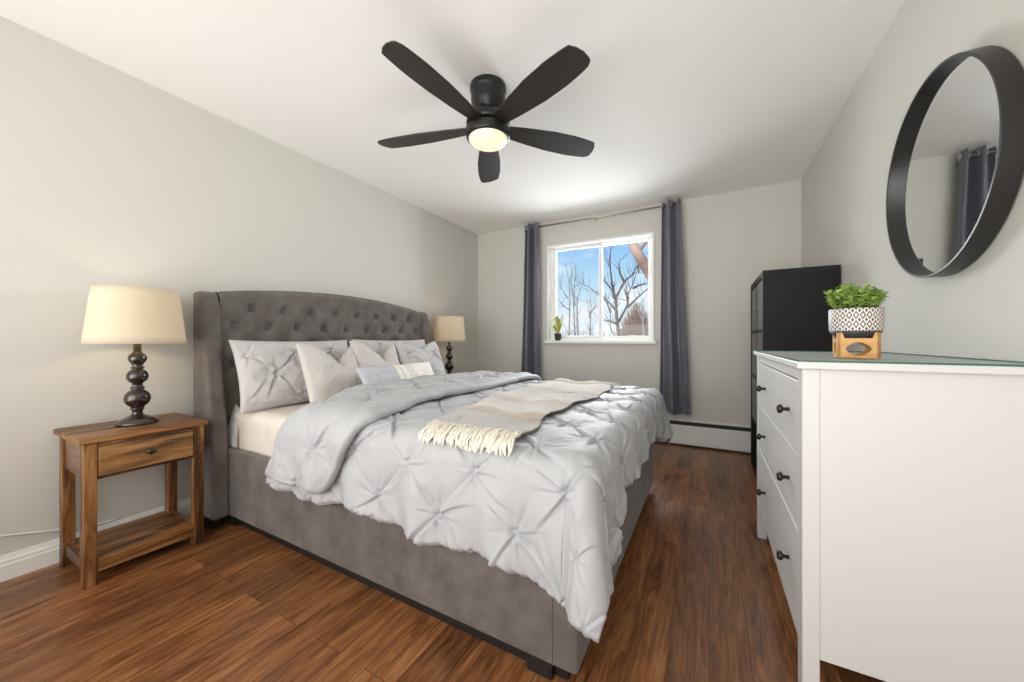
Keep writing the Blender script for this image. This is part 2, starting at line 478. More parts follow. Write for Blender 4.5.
# ================================================================ STRUCTURE
def structure(o): o['kind'] = 'structure'; return o
T_ = .14
WX0, WX1, WZ0, WZ1 = -1.655, -.500, 1.020, 2.118
structure(MB().box(XL - T_, XR + T_, YF - T_, YB + T_, -.12, 0).build('floor', M['floor']))
structure(MB().box(XL - T_, XR + T_, YF - T_, YB + T_, ZC, ZC + .12).build('ceiling', M['ceiling']))
structure(MB().box(XL - T_, XL, YF - T_, YB + T_, 0, ZC).build('wall_left', M['wall']))
structure(MB().box(XR, XR + T_, YF - T_, YB + T_, 0, ZC).build('wall_right', M['wall']))
structure(MB().box(XL, XR, YF - T_, YF, 0, ZC).build('wall_front', M['wall']))
# back wall with the window hole, one sheet of four strips around the opening
wb = MB()
xs = [XL, WX0, WX1, XR]; zs = [0, WZ0, WZ1, ZC]
vid = {}
def wv(i, k, y):
    key = (i, k, y)
    if key not in vid:
        vid[key] = len(wb.v); wb.v.append((xs[i], y, zs[k]))
    return vid[key]
for y in (YB, YB + T_):
    for i in range(3):
        for k in range(3):
            if (i, k) == (1, 1): continue
            q = (wv(i, k, y), wv(i + 1, k, y), wv(i + 1, k + 1, y), wv(i, k + 1, y))
            wb.f.append(q if y == YB else q[::-1])
ya, yb_ = YB, YB + T_
for (i, k, i2, k2) in ((1, 1, 2, 1), (2, 1, 2, 2), (2, 2, 1, 2), (1, 2, 1, 1)):
    wb.f.append((wv(i, k, ya), wv(i2, k2, ya), wv(i2, k2, yb_), wv(i, k, yb_)))
for (i, k, i2, k2) in [(a, 0, a + 1, 0) for a in range(3)] + [(a, 3, a + 1, 3) for a in range(3)] + [(0, a, 0, a + 1) for a in range(3)] + [(3, a, 3, a + 1) for a in range(3)]:
    wb.f.append((wv(i, k, ya), wv(i, k, yb_), wv(i2, k2, yb_), wv(i2, k2, ya)))
structure(wb.build('wall_back', M['wall']))

# baseboards: stepped profile (x out from wall, z)
prof = [(0, 0), (.016, 0), (.016, .066), (.013, .070), (.013, .082), (.009, .092), (.006, .107), (0, .107)]
structure(MB().prism([(XL + a, b) for a, b in prof], 1, YF, YB).build('baseboard_left', M['trim']))
structure(MB().prism([(XR - a, b) for a, b in prof], 1, YF, YB).build('baseboard_right', M['trim']))

# window: casing, jamb liner, vinyl frame, two sliding sashes with panes, sill
win = structure(bpy.data.objects.new('window_1', None)); C.objects.link(win); win.location = ((WX0 + WX1) / 2, YB, WZ0)
def ring(mb, x0, x1, z0, z1, w, y0, y1, wb=None, wt=None):
    wb = w if wb is None else wb; wt = w if wt is None else wt
    mb.box(x0, x0 + w, y0, y1, z0, z1); mb.box(x1 - w, x1, y0, y1, z0, z1)
    mb.box(x0 + w, x1 - w, y0, y1, z1 - wt, z1); mb.box(x0 + w, x1 - w, y0, y1, z0, z0 + wb); return mb
ring(MB(), WX0 - .016, WX1 + .012, WZ0 - .005, WZ1 + .016, .020, YB - .014, YB + .004).build('casing', M['trim'], win, bevel=.002)
ring(MB(), WX0, WX1, WZ0, WZ1, .008, YB - .002, YB + .13).build('jamb_liner', M['trim'], win)
ring(MB(), WX0 + .008, WX1 - .008, WZ0 + .004, WZ1 - .008, .026, YB + .050, YB + .125, .026, .012).build('window_frame', M['vinyl'], win, bevel=.004)
XM = -1.060
ls = ring(MB(), WX0 + .034, XM + .024, WZ0 + .03, WZ1 - .018, .038, YB + .062, YB + .088, .030, .020).build('window_sash', M['vinyl'], win, bevel=.004)
MB().box(WX0 + .070, XM - .012, YB + .073, YB + .077, WZ0 + .055, WZ1 - .036).build('pane', M['pane'], ls)
rs = ring(MB(), XM - .015, WX1 - .034, WZ0 + .03, WZ1 - .018, .024, YB + .092, YB + .116, .026, .018).build('window_sash', M['vinyl'], win, bevel=.004)
MB().box(XM + .005, WX1 - .056, YB + .102, YB + .106, WZ0 + .05, WZ1 - .034).build('pane', M['pane'], rs)
MB().box(WX0 - .040, WX1 + .035, YB - .045, YB + .055, WZ0 - .030, WZ0 + .004).build('window_sill', M['trim'], win, bevel=.005)

# ================================================================ BASEBOARD HEATER
ht = thing('baseboard_heater', (-.95, YB - .03, 0), 'long white hydronic baseboard heater along the foot of the back wall', 'heater')
hx0, hx1 = -2.60, .68
MB().box(hx0, hx1, YB - .012, YB - .001, .018, .235).build('back_plate', M['heater'], ht)
MB().prism([(YB - .062, .016), (YB - .068, .020), (YB - .068, .196), (YB - .060, .202), (YB - .057, .197), (YB - .062, .192)], 0, hx0, hx1).build('front_panel', M['heater'], ht)
MB().prism([(YB - .001, .250), (YB - .001, .243), (YB - .040, .234), (YB - .042, .240), (YB - .020, .250)], 0, hx0, hx1).build('top_cap', M['heater'], ht)
MB().box(hx0 + .01, hx1 - .01, YB - .055, YB - .012, .10, .196).box(hx0 + .01, hx1 - .01, YB - .016, YB - .012, .19, .240).build('fin_core', M['slot'], ht)
for x in (hx0, hx1 - .006):
    MB().prism([(YB - .066, .0), (YB - .001, .0), (YB - .001, .236), (YB - .058, .228), (YB - .066, .205)], 0, x, x + .006).build('end_cap', M['heater'], ht)

# ================================================================ WHITE CORD
pts = []
for i in range(40):
    u = i / 39
    y = -.35 + u * 1.0
    z = max(.116, .199 - .337 * (y - .3)) + .004 * math.sin(u * 9)
    pts.append((XL + .012 + .006 * math.sin(u * 5), y, float(z)))
tag(MB().tube(pts, .0042, 8).build('power_cord', M['cord'], None, smooth=True), 'white power cord running along the left wall just above the baseboard', 'cord')

# ================================================================ NIGHTSTANDS
def nightstand(y0, label):
    X0, X1 = -2.625, -2.235
    t = thing('nightstand', ((X0 + X1) / 2, y0 + .225, 0), label, 'nightstand', 'wooden nightstands beside the bed')
    MB().box(X0, X1 - .006, y0 + .008, y0 + .440, .600, .624).build('top', M['night'], t, bevel=.004)
    for (xa, xb) in ((-2.612, -2.565), (-2.302, -2.255)):
        for (ya, yb) in ((y0 + .024, y0 + .064), (y0 + .388, y0 + .428)):
            MB().box(xa, xb, ya, yb, 0, .600).build('leg', M['night_z'], t, bevel=.003)
    for (ya, yb) in ((y0 + .034, y0 + .054), (y0 + .396, y0 + .416)):
        MB().box(-2.565, -2.302, ya, yb, .446, .600).build('side_apron', M['night_x'], t, bevel=.002)
        MB().box(-2.565, -2.302, ya, yb, .050, .100).build('side_rail', M['night_x'], t, bevel=.002)
    MB().box(-2.606, -2.590, y0 + .064, y0 + .388, .446, .600).build('back_apron', M['night'], t)
    MB().box(-2.300, -2.262, y0 + .064, y0 + .388, .578, .600).build('front_rail', M['night'], t, bevel=.002)
    MB().box(-2.300, -2.262, y0 + .064, y0 + .388, .442, .453).build('front_rail', M['night'], t, bevel=.002)
    MB().box(-2.300, -2.260, y0 + .064, y0 + .388, .050, .104).build('stretcher', M['night'], t, bevel=.003)
    MB().box(-2.606, -2.575, y0 + .064, y0 + .388, .050, .100).build('stretcher', M['night'], t, bevel=.003)
    MB().box(-2.59, -2.300, y0 + .054, y0 + .396, .084, .1005).build('shelf', M['night'], t)
    d = MB().box(-2.560, -2.254, y0 + .067, y0 + .385, .455, .578).build('drawer', M['night_drawer'], t, bevel=.003)
    k = MB(); 
    for (r, x) in ():
        pass
    prof_k = [(.006, 0), (.006, .008), (.013, .013), (.0155, .019), (.013, .025), (.006, .028)]
    n = 20; v = []; f = []
    for r, h in prof_k:
        for i in range(n):
            a = 2 * PI * i / n
            v.append((-2.258 + h, y0 + .225 + r * math.cos(a), .522 + r * math.sin(a)))
    for i in range(len(prof_k) - 1):
        for j in range(n):
            j2 = (j + 1) % n
            f.append((i * n + j, i * n + j2, (i + 1) * n + j2, (i + 1) * n + j))
    f.append(tuple(range((len(prof_k) - 1) * n, len(prof_k) * n)))
    MB().add(v, f).build('knob', M['knob'], d, smooth=True)
    return t
ns = nightstand(.430, 'rustic brown wooden nightstand with one drawer and a low shelf')
ns2 = copy_tree(ns)
ns2.location.y = 3.06
ns2['label'] = 'rustic nightstand on the window side of the bed, mostly hidden behind it'

# ================================================================ TABLE LAMPS
def table_lamp(x, y, z, label):
    t = thing('table_lamp', (x, y, z), label, 'lamp', 'table lamps either side of the bed')
    c = (x, y, z)
    MB().lathe([(.0, 0), (.073, 0), (.075, .006), (.074, .014), (.066, .018), (.064, .024), (.050, .031), (.030, .040), (.024, .045)], c, 48).build('base', M['bronze'], t, smooth=True)
    pr = [(.022, .040), (.019, .052), (.018, .064), (.024, .070), (.024, .075)]
    def ball(zc, r, rb=.021):
        out = []
        for i in range(13):
            a = -PI / 2 + PI * i / 12
            rr = r * math.cos(a); 
            if rr > rb * .85: out.append((rr, zc + r * .96 * math.sin(a)))
        return out
    pr += ball(.124, .048) + [(.020, .168), (.026, .171), (.026, .177), (.018, .182), (.018, .187)]
    pr += ball(.230, .0395) + [(.018, .266), (.024, .269), (.024, .274), (.017, .278)]
    pr += ball(.3165, .0335) + [(.016, .347), (.0145, .352), (.0145, .395)]
    MB().lathe(pr, c, 40).build('turned_stem', M['bronze'], t, smooth=True)
    MB().lathe([(.017, .395), (.019, .400), (.019, .440), (.014, .445)], c, 24).build('bulb_socket', M['bronze'], t, smooth=True)
    MB().lathe([(.010, .445), (.020, .470), (.030, .500), (.026, .525), (.012, .538), (.002, .541)], c, 24).build('light_bulb', M['bulb'], t, smooth=True)
    sh = []
    n = 64
    zs_ = [.388 + (.652 - .388) * i / 8 for i in range(9)]
    P = np.array([[(x + (.176 - .028 * i / 8) * math.cos(2 * PI * k / n), y + (.176 - .028 * i / 8) * math.sin(2 * PI * k / n), z + zs_[i]) for k in range(n)] for i in range(9)])
    s = MB().grid(P, False, True).build('lamp_shade', M['shade'], t, smooth=True, solid=.0025)
    fr = MB()
    for k in range(3):
        a = 2 * PI * k / 3 + .4
        fr.tube([(x + .012 * math.cos(a), y + .012 * math.sin(a), z + .640), (x + .147 * math.cos(a), y + .147 * math.sin(a), z + .646)], .002, 6)
    fr.tube([(x, y, z + .44), (x + .035, y, z + .49), (x + .035, y, z + .57), (x, y, z + .640)], .0018, 6)
    fr.build('shade_harp', M['steel'], s)
    li = light('lamp_light', 'POINT', (0, 0, .50), 5.0, (1, .76, .46), shadow_soft_size=.032)
    li.parent = t
    return t
lp = table_lamp(-2.43, .662, .6245, 'cream drum-shade lamp on the nightstand nearest the camera')
lp2 = copy_tree(lp)
lp2.location.y = 3.055
lp2['label'] = 'smaller-looking cream lamp beyond the bed near the corner'

# ================================================================ BED
BY0, BY1 = .998, 2.640      # outer faces of the side rails
bed = thing('upholstered_bed', (-1.4, 1.82, 0), 'grey velvet wingback bed with tufted headboard and low upholstered frame', 'bed')
# headboard panel: tufted front, arched top
HX = -2.450
def arch(y):
    u = (y - 1.81) / .82
    return 1.303 + .072 * np.cos(np.clip(u, -1, 1) * PI / 2) ** .8
btn = []
for row, z in enumerate((1.221, 1.110, .999, .888, .777)):
    for i in range(-1, 10):
        y = (1.172 if row % 2 == 0 else 1.0785) + .187 * i
        if 1.03 < y < 2.61: btn.append((y, z))
ys = np.linspace(BY0 + .002, BY1 - .002, 200); nz_ = 130
Yg = np.repeat(ys[:, None], nz_, 1); top = arch(Yg)
Zg = .42 + (top - .42) * np.linspace(0, 1, nz_)[None, :]
d1 = np.full_like(Yg, 9.0)
for (by, bz) in btn:
    d1 = np.minimum(d1, np.sqrt((Yg - by) ** 2 + (Zg - bz) ** 2))
A = (Yg - 1.172) / .187; B = (Zg - 1.221) / .222
p1 = np.abs(np.angle(np.exp(2j * PI * (A + B)))) / (2 * PI)
p2 = np.abs(np.angle(np.exp(2j * PI * (A - B)))) / (2 * PI)
inside = smoothstep(1.295, 1.20, Zg) * smoothstep(.6, .8, Zg)
fold = np.minimum(p1, p2) * .13
off = -.024 * np.exp(-(d1 / .022) ** 2) - inside * .006 * np.exp(-(fold / .010) ** 2) * np.exp(-(d1 / .085) ** 2) + .012 * (1 - np.exp(-(d1 / .06) ** 2))
edge = np.minimum(smoothstep(0, .045, top - Zg), 1)
off = off - .035 * (1 - edge) ** 2
hb = np.stack([HX + off, Yg, Zg], -1)
back = hb[:, ::-1].copy(); back[..., 0] = -2.560
hbm = MB().grid(np.concatenate([hb, back[:, :1], back[:, -1:]], 1), False, True)
head = hbm.build('headboard', M['velvet'], bed, smooth=True)
for (by, bz) in btn:
    if bz > .95:
        pr = [(.0, .0), (.010, .0), (.0135, .003), (.012, .007), (.007, .0095), (.001, .0105)]
        n = 14; v = []; f = []
        for r, h in pr:
            for i in range(n):
                a = 2 * PI * i / n; v.append((HX - .021 + h, by + r * math.cos(a), bz + r * math.sin(a)))
        for i in range(len(pr) - 1):
            for j in range(n):
                j2 = (j + 1) % n; f.append((i * n + j, i * n + j2, (i + 1) * n + j2, (i + 1) * n + j))
        MB().add(v, f).build('tufting_button', M['velvet'], head, smooth=True)
# wings: curved front edge
def wing(y0, y1):
    zz = np.linspace(.058, 1.30, 60)
    xf = np.interp(zz, [.05, .35, .55, .72, .90, 1.10, 1.22, 1.27, 1.30], [-2.318, -2.320, -2.338, -2.372, -2.400, -2.412, -2.418, -2.430, -2.47])
    xf = np.convolve(np.pad(xf, 3, mode='edge'), np.ones(7) / 7, 'valid')
    prof_ = [(x, z) for x, z in zip(xf, zz)] + [(-2.50, 1.306), (-2.562, 1.304), (-2.562, .058)]
    return MB().prism(prof_, 1, y0, y1).build('headboard_wing', M['velvet'], bed, smooth=False, bevel=.018, seg=4)
wing(.920, 1.000); wing(BY1 - .002, BY1 + .096)
MB().box(-2.56, HX - .05, BY0, BY1, .058, .43).build('headboard_base', M['velvet'], bed)
MB().box(-2.45, -.336, BY0, BY0 + .040, .058, .425).build('side_rail', M['velvet'], bed, bevel=.010, seg=3)
MB().box(-2.45, -.336, BY1 - .040, BY1, .058, .425).build('side_rail', M['velvet'], bed, bevel=.010, seg=3)
MB().box(-.376, -.332, BY0 + .002, BY1 - .002, .058, .425).build('foot_rail', M['velvet'], bed, bevel=.010, seg=3)
MB().box(-.409, -.4065, BY0 - .0012, BY0 + .004, .06, .42).build('corner_seam', M['velvet_dark'], bed)
MB().box(-2.45, -.376, BY0 + .040, BY1 - .040, .24, .29).build('slat_deck', M['black'], bed)
MB().box(-2.44, -.372, BY0 + .036, BY1 - .036, .002, .060).build('underbed_shade_block', M['black'], bed)  # added black block, stands in for the shadow under the bed
for (x, y) in ((-.50, BY0 + .012), (-.50, BY1 - .11), (-2.38, BY0 + .012), (-2.38, BY1 - .11)):
    MB().box(x, x + .085, y, y + .075, 0, .062).build('foot', M['black'], bed, bevel=.003)
for y in (.925, BY1 + .010):
    MB().box(-2.52, -2.37, y + .01, y + .055, 0, .060).build('foot', M['black'], bed, bevel=.003)

# ================================================================ MATTRESS with sheet
def rounded_slab(x0, x1, y0, y1, z0, z1, r, nx, ny, fn=None):
    """closed rounded box as a super-ellipsoid-like shell"""
    us = np.linspace(0, 1, nx); vs = np.linspace(0, 2 * PI, ny, endpoint=False)
    w = (y1 - y0) / 2; h = (z1 - z0) / 2; cy = (y0 + y1) / 2; cz = (z0 + z1) / 2
    sec = []
    for (sy, sz, a0) in ((1, 1, 0), (-1, 1, 90), (-1, -1, 180), (1, -1, 270)):
        for k in range(7):
            a = R(a0 + 90 * k / 6)
            sec.append((sy * (w - r) + r * math.cos(a), sz * (h - r) + r * math.sin(a)))
    dense = []
    for i in range(len(sec)):
        a, b = sec[i], sec[(i + 1) % len(sec)]
        m = max(1, int(math.hypot(b[0] - a[0], b[1] - a[1]) / .03))
        for k in range(m):
            dense.append((a[0] + (b[0] - a[0]) * k / m, a[1] + (b[1] - a[1]) * k / m))
    sec = np.array(dense)
    xs_ = [x0 + r * (1 - math.cos(R(90 * k / 5))) for k in range(6)] + list(np.linspace(x0 + r, x1 - r, nx)[1:-1]) + [x1 - r * (1 - math.cos(R(90 * (5 - k) / 5))) for k in range(6)]
    P = []
    for x in xs_:
        e_ = min(x - x0, x1 - x); q = r - math.sqrt(max(0, r * r - max(0, r - e_) ** 2)) if e_ < r else 0
        P.append([(x, cy + s[0] * (w - q) / w, cz + s[1] * (h - q) / h) for s in sec])
    return np.array(P)
mp_ = rounded_slab(-2.435, -.42, 1.045, 2.590, .292, .632, .055, 90, 0)
wr = vnoise(mp_[..., 0] * 9, mp_[..., 2] * 5 + mp_[..., 1] * 3) * .012 + vnoise(mp_[..., 0] * 26 + mp_[..., 2] * 9, mp_[..., 1] * 14) * .006
mp_[..., 1] -= wr * (mp_[..., 1] < 1.1); mp_[..., 2] += wr * (mp_[..., 2] > .55) * .8
mb = MB().grid(mp_, False, True)
k0 = mp_.shape[1]; mb.f.append(tuple(range(k0))[::-1]); mb.f.append(tuple(range(len(mb.v) - k0, len(mb.v))))
tag(mb.build('mattress', M['sheet'], None, smooth=True, origin=(-1.4, 1.77, .292)), 'mattress in a cream fitted sheet, showing below the pillows', 'mattress')

# ================================================================ DUVET
Z0, XF, YN, YFAR, RB = .695, -.275, .948, 2.700, .075
HP = RB * PI / 2
def drape(S, T):
    """cloth (s,t) -> place on the bed: flat top, rounded edges, hanging sides, cone at the corners"""
    S = np.asarray(S, float); T = np.asarray(T, float)
    cs = XF - RB; cn = YN + RB; cf = YFAR - RB
    du = np.maximum(S - cs, 0); dn = np.maximum(cn - T, 0); df = np.maximum(T - cf, 0)
    dv = dn + df; sg = np.where(df > 0, 1.0, -1.0)
    rho = (du ** 7 + dv ** 7) ** (1 / 7) + 1e-9; rh2 = np.sqrt(du * du + dv * dv) + 1e-9
    ang = np.clip(rho / RB, 0, PI / 2)
    hor = RB * np.sin(ang); drop = np.where(rho < HP, RB * (1 - np.cos(ang)), RB + rho - HP)
    cu = du / rh2; cv = dv / rh2
    fi = np.arctan2(dv, du); fi = fi - .20 * np.sin(4 * fi) * smoothstep(0, .30, np.minimum(du, dv))
    cu = np.cos(fi); cv = np.sin(fi); both = 2 * cu * cv
    hor = hor + both ** 1.2 * drop * .24
    # the hanging sides flare a little
    hor = hor + np.maximum(drop - RB, 0) * .05
    X = np.minimum(S, cs) + hor * cu
    Y = np.clip(T, cn, cf) + sg * hor * cv
    cx = (X + 1.3) / 1.1; cy = (Y - 1.82) / .90
    crown = .022 * (1 - np.clip(cx * cx, 0, 1)) * (1 - np.clip(cy * cy, 0, 1))
    Z = Z0 + crown - drop
    return np.stack([X, Y, Z], -1), drop
def normals(S, T, e=.004):
    a = drape(S + e, T)[0] - drape(S - e, T)[0]; b = drape(S, T + e)[0] - drape(S, T - e)[0]
    n = np.cross(a, b); return n / (np.linalg.norm(n, axis=-1, keepdims=True) + 1e-9)
rng = random.Random(11)
tucks = []
for k in range(-3, 14):
    t = .738 + .146 * k
    for i in range(-7, 6):
        s = -1.09 + .30 * i + (.15 if k % 2 else 0)
        tucks.append((s + rng.uniform(-.014, .014), t + rng.uniform(-.012, .012)))
def fold_line(t):     # where the duvet is turned back, towards the pillows
    return np.interp(t, [.55, .70, .875, .95, 1.02, 1.2, 1.4, 1.8, 2.2, 2.7], [-1.79, -1.765, -1.68, -1.61, -1.53, -1.66, -1.79, -1.84, -1.80, -1.68])
def free_line(t):     # free edge of the turned-back flap
    return np.interp(t, [.55, .68, .80, 1.0, 1.2, 1.5, 1.9, 2.3, 2.7], [-1.43, -1.39, -1.30, -1.175, -1.20, -1.24, -1.20, -1.22, -1.22])
t_near, t_far = .628, 3.04
NS, NT = 420, 560
tt = np.linspace(t_near, t_far, NT)
T2 = np.repeat(tt[None, :], NS, 0); T0 = T2.copy()
hem_s = XF - RB + HP + .165 + .014 * np.sin((tt - .6) * 7)       # foot hem, gently uneven
hem_s = hem_s + .145 * smoothstep(1.38, 1.12, tt) - .05 * smoothstep(1.05, .75, tt) + .10 * smoothstep(2.2, 2.65, tt)
q = np.linspace(0, 1, NS)[:, None]
s0 = fold_line(tt)[None, :] - .005
S2 = s0 + (hem_s[None, :] - s0) * q
# near and far hems wander too
T2 = T2 - .045 * smoothstep(-.64, -.36, S2) * smoothstep(.30, .0, T0 - t_near)
T2 = T2 + (smoothstep(.30, .0, (T0 - t_near)) * (.012 * np.sin(S2 * 9) + .010 * vnoise(S2 * 14, S2 * 0)))
H = tuck_height(S2, T2, tucks, 3)
P, drop = drape(S2, T2); N = normals(S2, T2)
hang = np.clip((drop - RB * .6) / .3, 0, 1)
wave = (.016 * np.sin(S2 * 2 * PI / .30 + 1.0) + .010 * np.sin(S2 * 2 * PI / .17 + T2 * 5)) * hang * (T2 < 1.2) * smoothstep(XF + .1, XF - .1, S2)
wave2 = (.014 * np.sin(T2 * 2 * PI / .29) + .008 * np.sin(T2 * 2 * PI / .13 + 2)) * hang * (S2 > XF - RB) * smoothstep(1.0, 1.2, T2) * smoothstep(2.6, 2.4, T2)
soft = .010 * vnoise(S2 * 4, T2 * 4) + .004 * vnoise(S2 * 13 + 7, T2 * 13) + .0015 * vnoise(S2 * 40, T2 * 40)
# soft folds round the hanging corner
phi = np.arctan2(np.maximum(YN + RB - T2, 0), np.maximum(S2 - XF + RB, 1e-6))
cw = hang * ((T2 < YN + RB) & (S2 > XF - RB)) * (.020 * np.sin(phi * 7.0 + .6) * np.sin(2 * phi))
cornr = smoothstep(0, .07, np.minimum(S2 - XF + RB, np.maximum(YN + RB - T2, T2 - YFAR + RB)))
Hh = H * (1 - .6 * cornr) + wave + wave2 + soft * (1 - .7 * cornr) + cw * .7
# gather along the hem: small puckers, and the edge curls under
edge_s = (1 - q) * (hem_s[None, :] - s0); edge_t = np.minimum(T0 - tt[0], tt[-1] - T0)
ed = np.minimum(edge_s, np.maximum(edge_t, 0))
puck = .0035 * np.sin(np.where(edge_s < edge_t, T2, S2) * 2 * PI / .036 + 7 * vnoise(S2 * 8, T2 * 8)) * np.exp(-(ed / .035) ** 2) * (1 - cornr)
Hh = Hh + puck - .020 * np.exp(-(ed / .012) ** 2)
P = P + N * Hh[..., None]
# close underneath at the rim (duvet has thickness)
def rim(Pg, Ng, d): return Pg - Ng * d
thick = .018
inner = P - N * (thick + np.maximum(Hh, 0) * .3)[..., None]
dm = MB().grid(P)
a_, b_ = P.shape[:2]
base = len(dm.v)
ringidx = [(0, j) for j in range(b_)] + [(i, b_ - 1) for i in range(1, a_)] + [(a_ - 1, j) for j in range(b_ - 2, -1, -1)] + [(i, 0) for i in range(a_ - 2, 0, -1)]
for (i, j) in ringidx:
    i2 = min(max(i, 4), a_ - 5); j2 = min(max(j, 4), b_ - 5)
    dm.v.append(tuple(inner[i2, j2]))
for k in range(len(ringidx)):
    k2 = (k + 1) % len(ringidx)
    dm.f.append((ringidx[k][0] * b_ + ringidx[k][1], ringidx[k2][0] * b_ + ringidx[k2][1], base + k2, base + k))
duv = dm.build('duvet', M['duvet'], None, smooth=True, origin=(-1.0, 1.77, .68))
tag(duv, 'silver grey pinch-pleated duvet spread over the bed and hanging down its sides', 'duvet')

# turned-back flap: closed cross-section following the bed
def flap():
    nt2 = 480; tq = np.linspace(.684, 2.98, nt2)
    fl = fold_line(tq); fe = free_line(tq)
    taper = np.sqrt(np.clip(1 - (1 - np.clip((tq - tq[0]) / .035, 0, 1)) ** 2, 0.02, 1)) * np.sqrt(np.clip(1 - (1 - np.clip((tq[-1] - tq) / .035, 0, 1)) ** 2, 0.02, 1))
    rr = .020
    sec = []
    for k in range(9):
        a = -PI / 2 - PI * k / 8
        sec.append((0, 'r', rr * math.cos(a), rr + rr * math.sin(a)))
    nq = 130
    for k in range(1, nq):
        sec.append((k / nq, 't', 0, 2 * rr))
    for k in range(7):
        a = PI / 2 - PI / 2 * k / 6 * 1.5
        sec.append((1, 'e', .018 * math.cos(a), .020 + .020 * math.sin(a)))
    M_ = len(sec)
    S3 = np.zeros((M_, nt2)); O3 = np.zeros((M_, nt2)); F3 = np.zeros(M_)
    for i, (qq, kd, ds, oo) in enumerate(sec):
        S3[i] = fl + (fe - fl) * qq + ds * taper
        O3[i] = oo * taper; F3[i] = qq
    T3 = np.repeat(tq[None, :], M_, 0)
    # tucks of the flap
    rg = random.Random(4); tk = []
    for k in range(-3, 16):
        for i in range(3):
            t = .712 + .150 * k; s = -1.70 + .16 * i + (0 if (k + i) % 2 else .16)
            if (k + i) % 2: tk.append((s + rg.uniform(-.02, .02), t + rg.uniform(-.012, .012)))
    h = tuck_height(S3, T3, tk, 8, puff=.010, depth=.018)
    up = (np.array([0 if c[1] == 'r' and c[3] < rr else 1 for c in sec]))[:, None]
    mid = smoothstep(0, .12, F3)[:, None] * smoothstep(1.0, .9, F3)[:, None] * .8 + .2
    P3, dr = drape(S3, T3); N3 = normals(S3, T3)
    hang3 = np.clip((dr - RB * .6) / .3, 0, 1)
    w3 = (.014 * np.sin(S3 * 2 * PI / .21) * hang3 + .018 * vnoise(S3 * 6, T3 * 6) + .016 * vnoise(S3 * 15, T3 * 11) + .003 * vnoise(S3 * 34, T3 * 34))
    # lift of the body puffs below
    tot = O3 + up * (h * mid * taper[None, :] + w3 * taper[None, :] + .012)
    P3 = P3 + N3 * tot[..., None]
    m = MB().grid(P3, True, False)
    m.f.append(tuple(i * nt2 for i in range(M_))); m.f.append(tuple(i * nt2 + nt2 - 1 for i in range(M_))[::-1])
    o = m.build('turned_back_flap', M['duvet'], duv, smooth=True)
flap()

# ================================================================ THROW with fringe
def throw():
    na, nb = 70, 260
    tq = np.linspace(1.035, 2.47, nb)
    right = -.545 + .014 * np.sin(tq * 7) + .012 * np.sin(tq * 17 + 1) - .02 * smoothstep(1.0, 1.3, tq) * smoothstep(1.7, 1.3, tq)
    left = np.interp(tq, [.98, 1.1, 1.3, 1.6, 2.0, 2.5], [-.875, -.91, -.95, -.985, -1.00, -1.01]) + .010 * np.sin(tq * 11)
    qq = np.linspace(0, 1, na)[:, None]
    S = left[None, :] + (right - left)[None, :] * qq; T = np.repeat(tq[None, :], na, 0) + .035 * (1 - qq) * 0
    def surf(S, T):
        H0 = tuck_height(S, T, tucks, 3); P, d = drape(S, T); N = normals(S, T)
        # the cloth lies over the puffs: a smoothed copy of the duvet's height
        h = np.maximum(H0, .008) * .8 + .009 + .006 * vnoise(S * 5, T * 5) + .012 * vnoise(S * 5, T * 5) + .005 * np.sin(S * 26 + vnoise(S * 3, T * 3) * 6) * smoothstep(.9, 1.4, T)
        return P + N * (h + .008)[..., None], N
    P, N = surf(S, T)
    t = MB().grid(P)
    thr = t.build('throw_blanket', M['throw'], None, smooth=True, origin=(-.76, 1.77, .70), solid=.006)
    tag(thr, 'woven throw blanket in grey and beige bands laid across the foot of the bed', 'blanket')
    # right edge binding, its side shadow put into the dark brown colour
    sel = MB().tube([tuple(P[-1, j] + np.array([.001, 0, .0005])) for j in range(0, nb, 3)], .0030, 6)
    sel.build('edge_binding_shade', M['darkedge'], thr, smooth=True)['label'] = 'edge binding of the throw, its side shadow painted dark brown'
    rg = random.Random(2); fr = MB()
    for end, y_in in ((0, 1), (nb - 1, -1)):
        for i in range(150):
            u = i / 149; s = left[end] + (right[end] - left[end]) * u
            ln = rg.uniform(.080, .100); n = 7
            dx = rg.uniform(-.012, .012) + .018; ph = rg.uniform(0, 6); am = rg.uniform(.002, .006)
            ss = np.array([s + dx * (k / n) + am * math.sin(ph + k * 1.5) for k in range(n + 1)])
            tq2 = np.array([tq[end] - y_in * (ln * k / n - .012) for k in range(n + 1)])
            pp, _n = surf(ss, tq2)
            pp = pp + _n * (rg.uniform(0.0, .008))
            fr.tube([tuple(p) for p in pp], [.0030, .0033, .0030, .0033, .0030, .0036, .0034, .0020], 5)
    f_ = fr.build('fringe', M['fringe'], thr, smooth=True); f_['kind'] = 'stuff'; f_['label'] = 'cream yarn fringe'
throw()

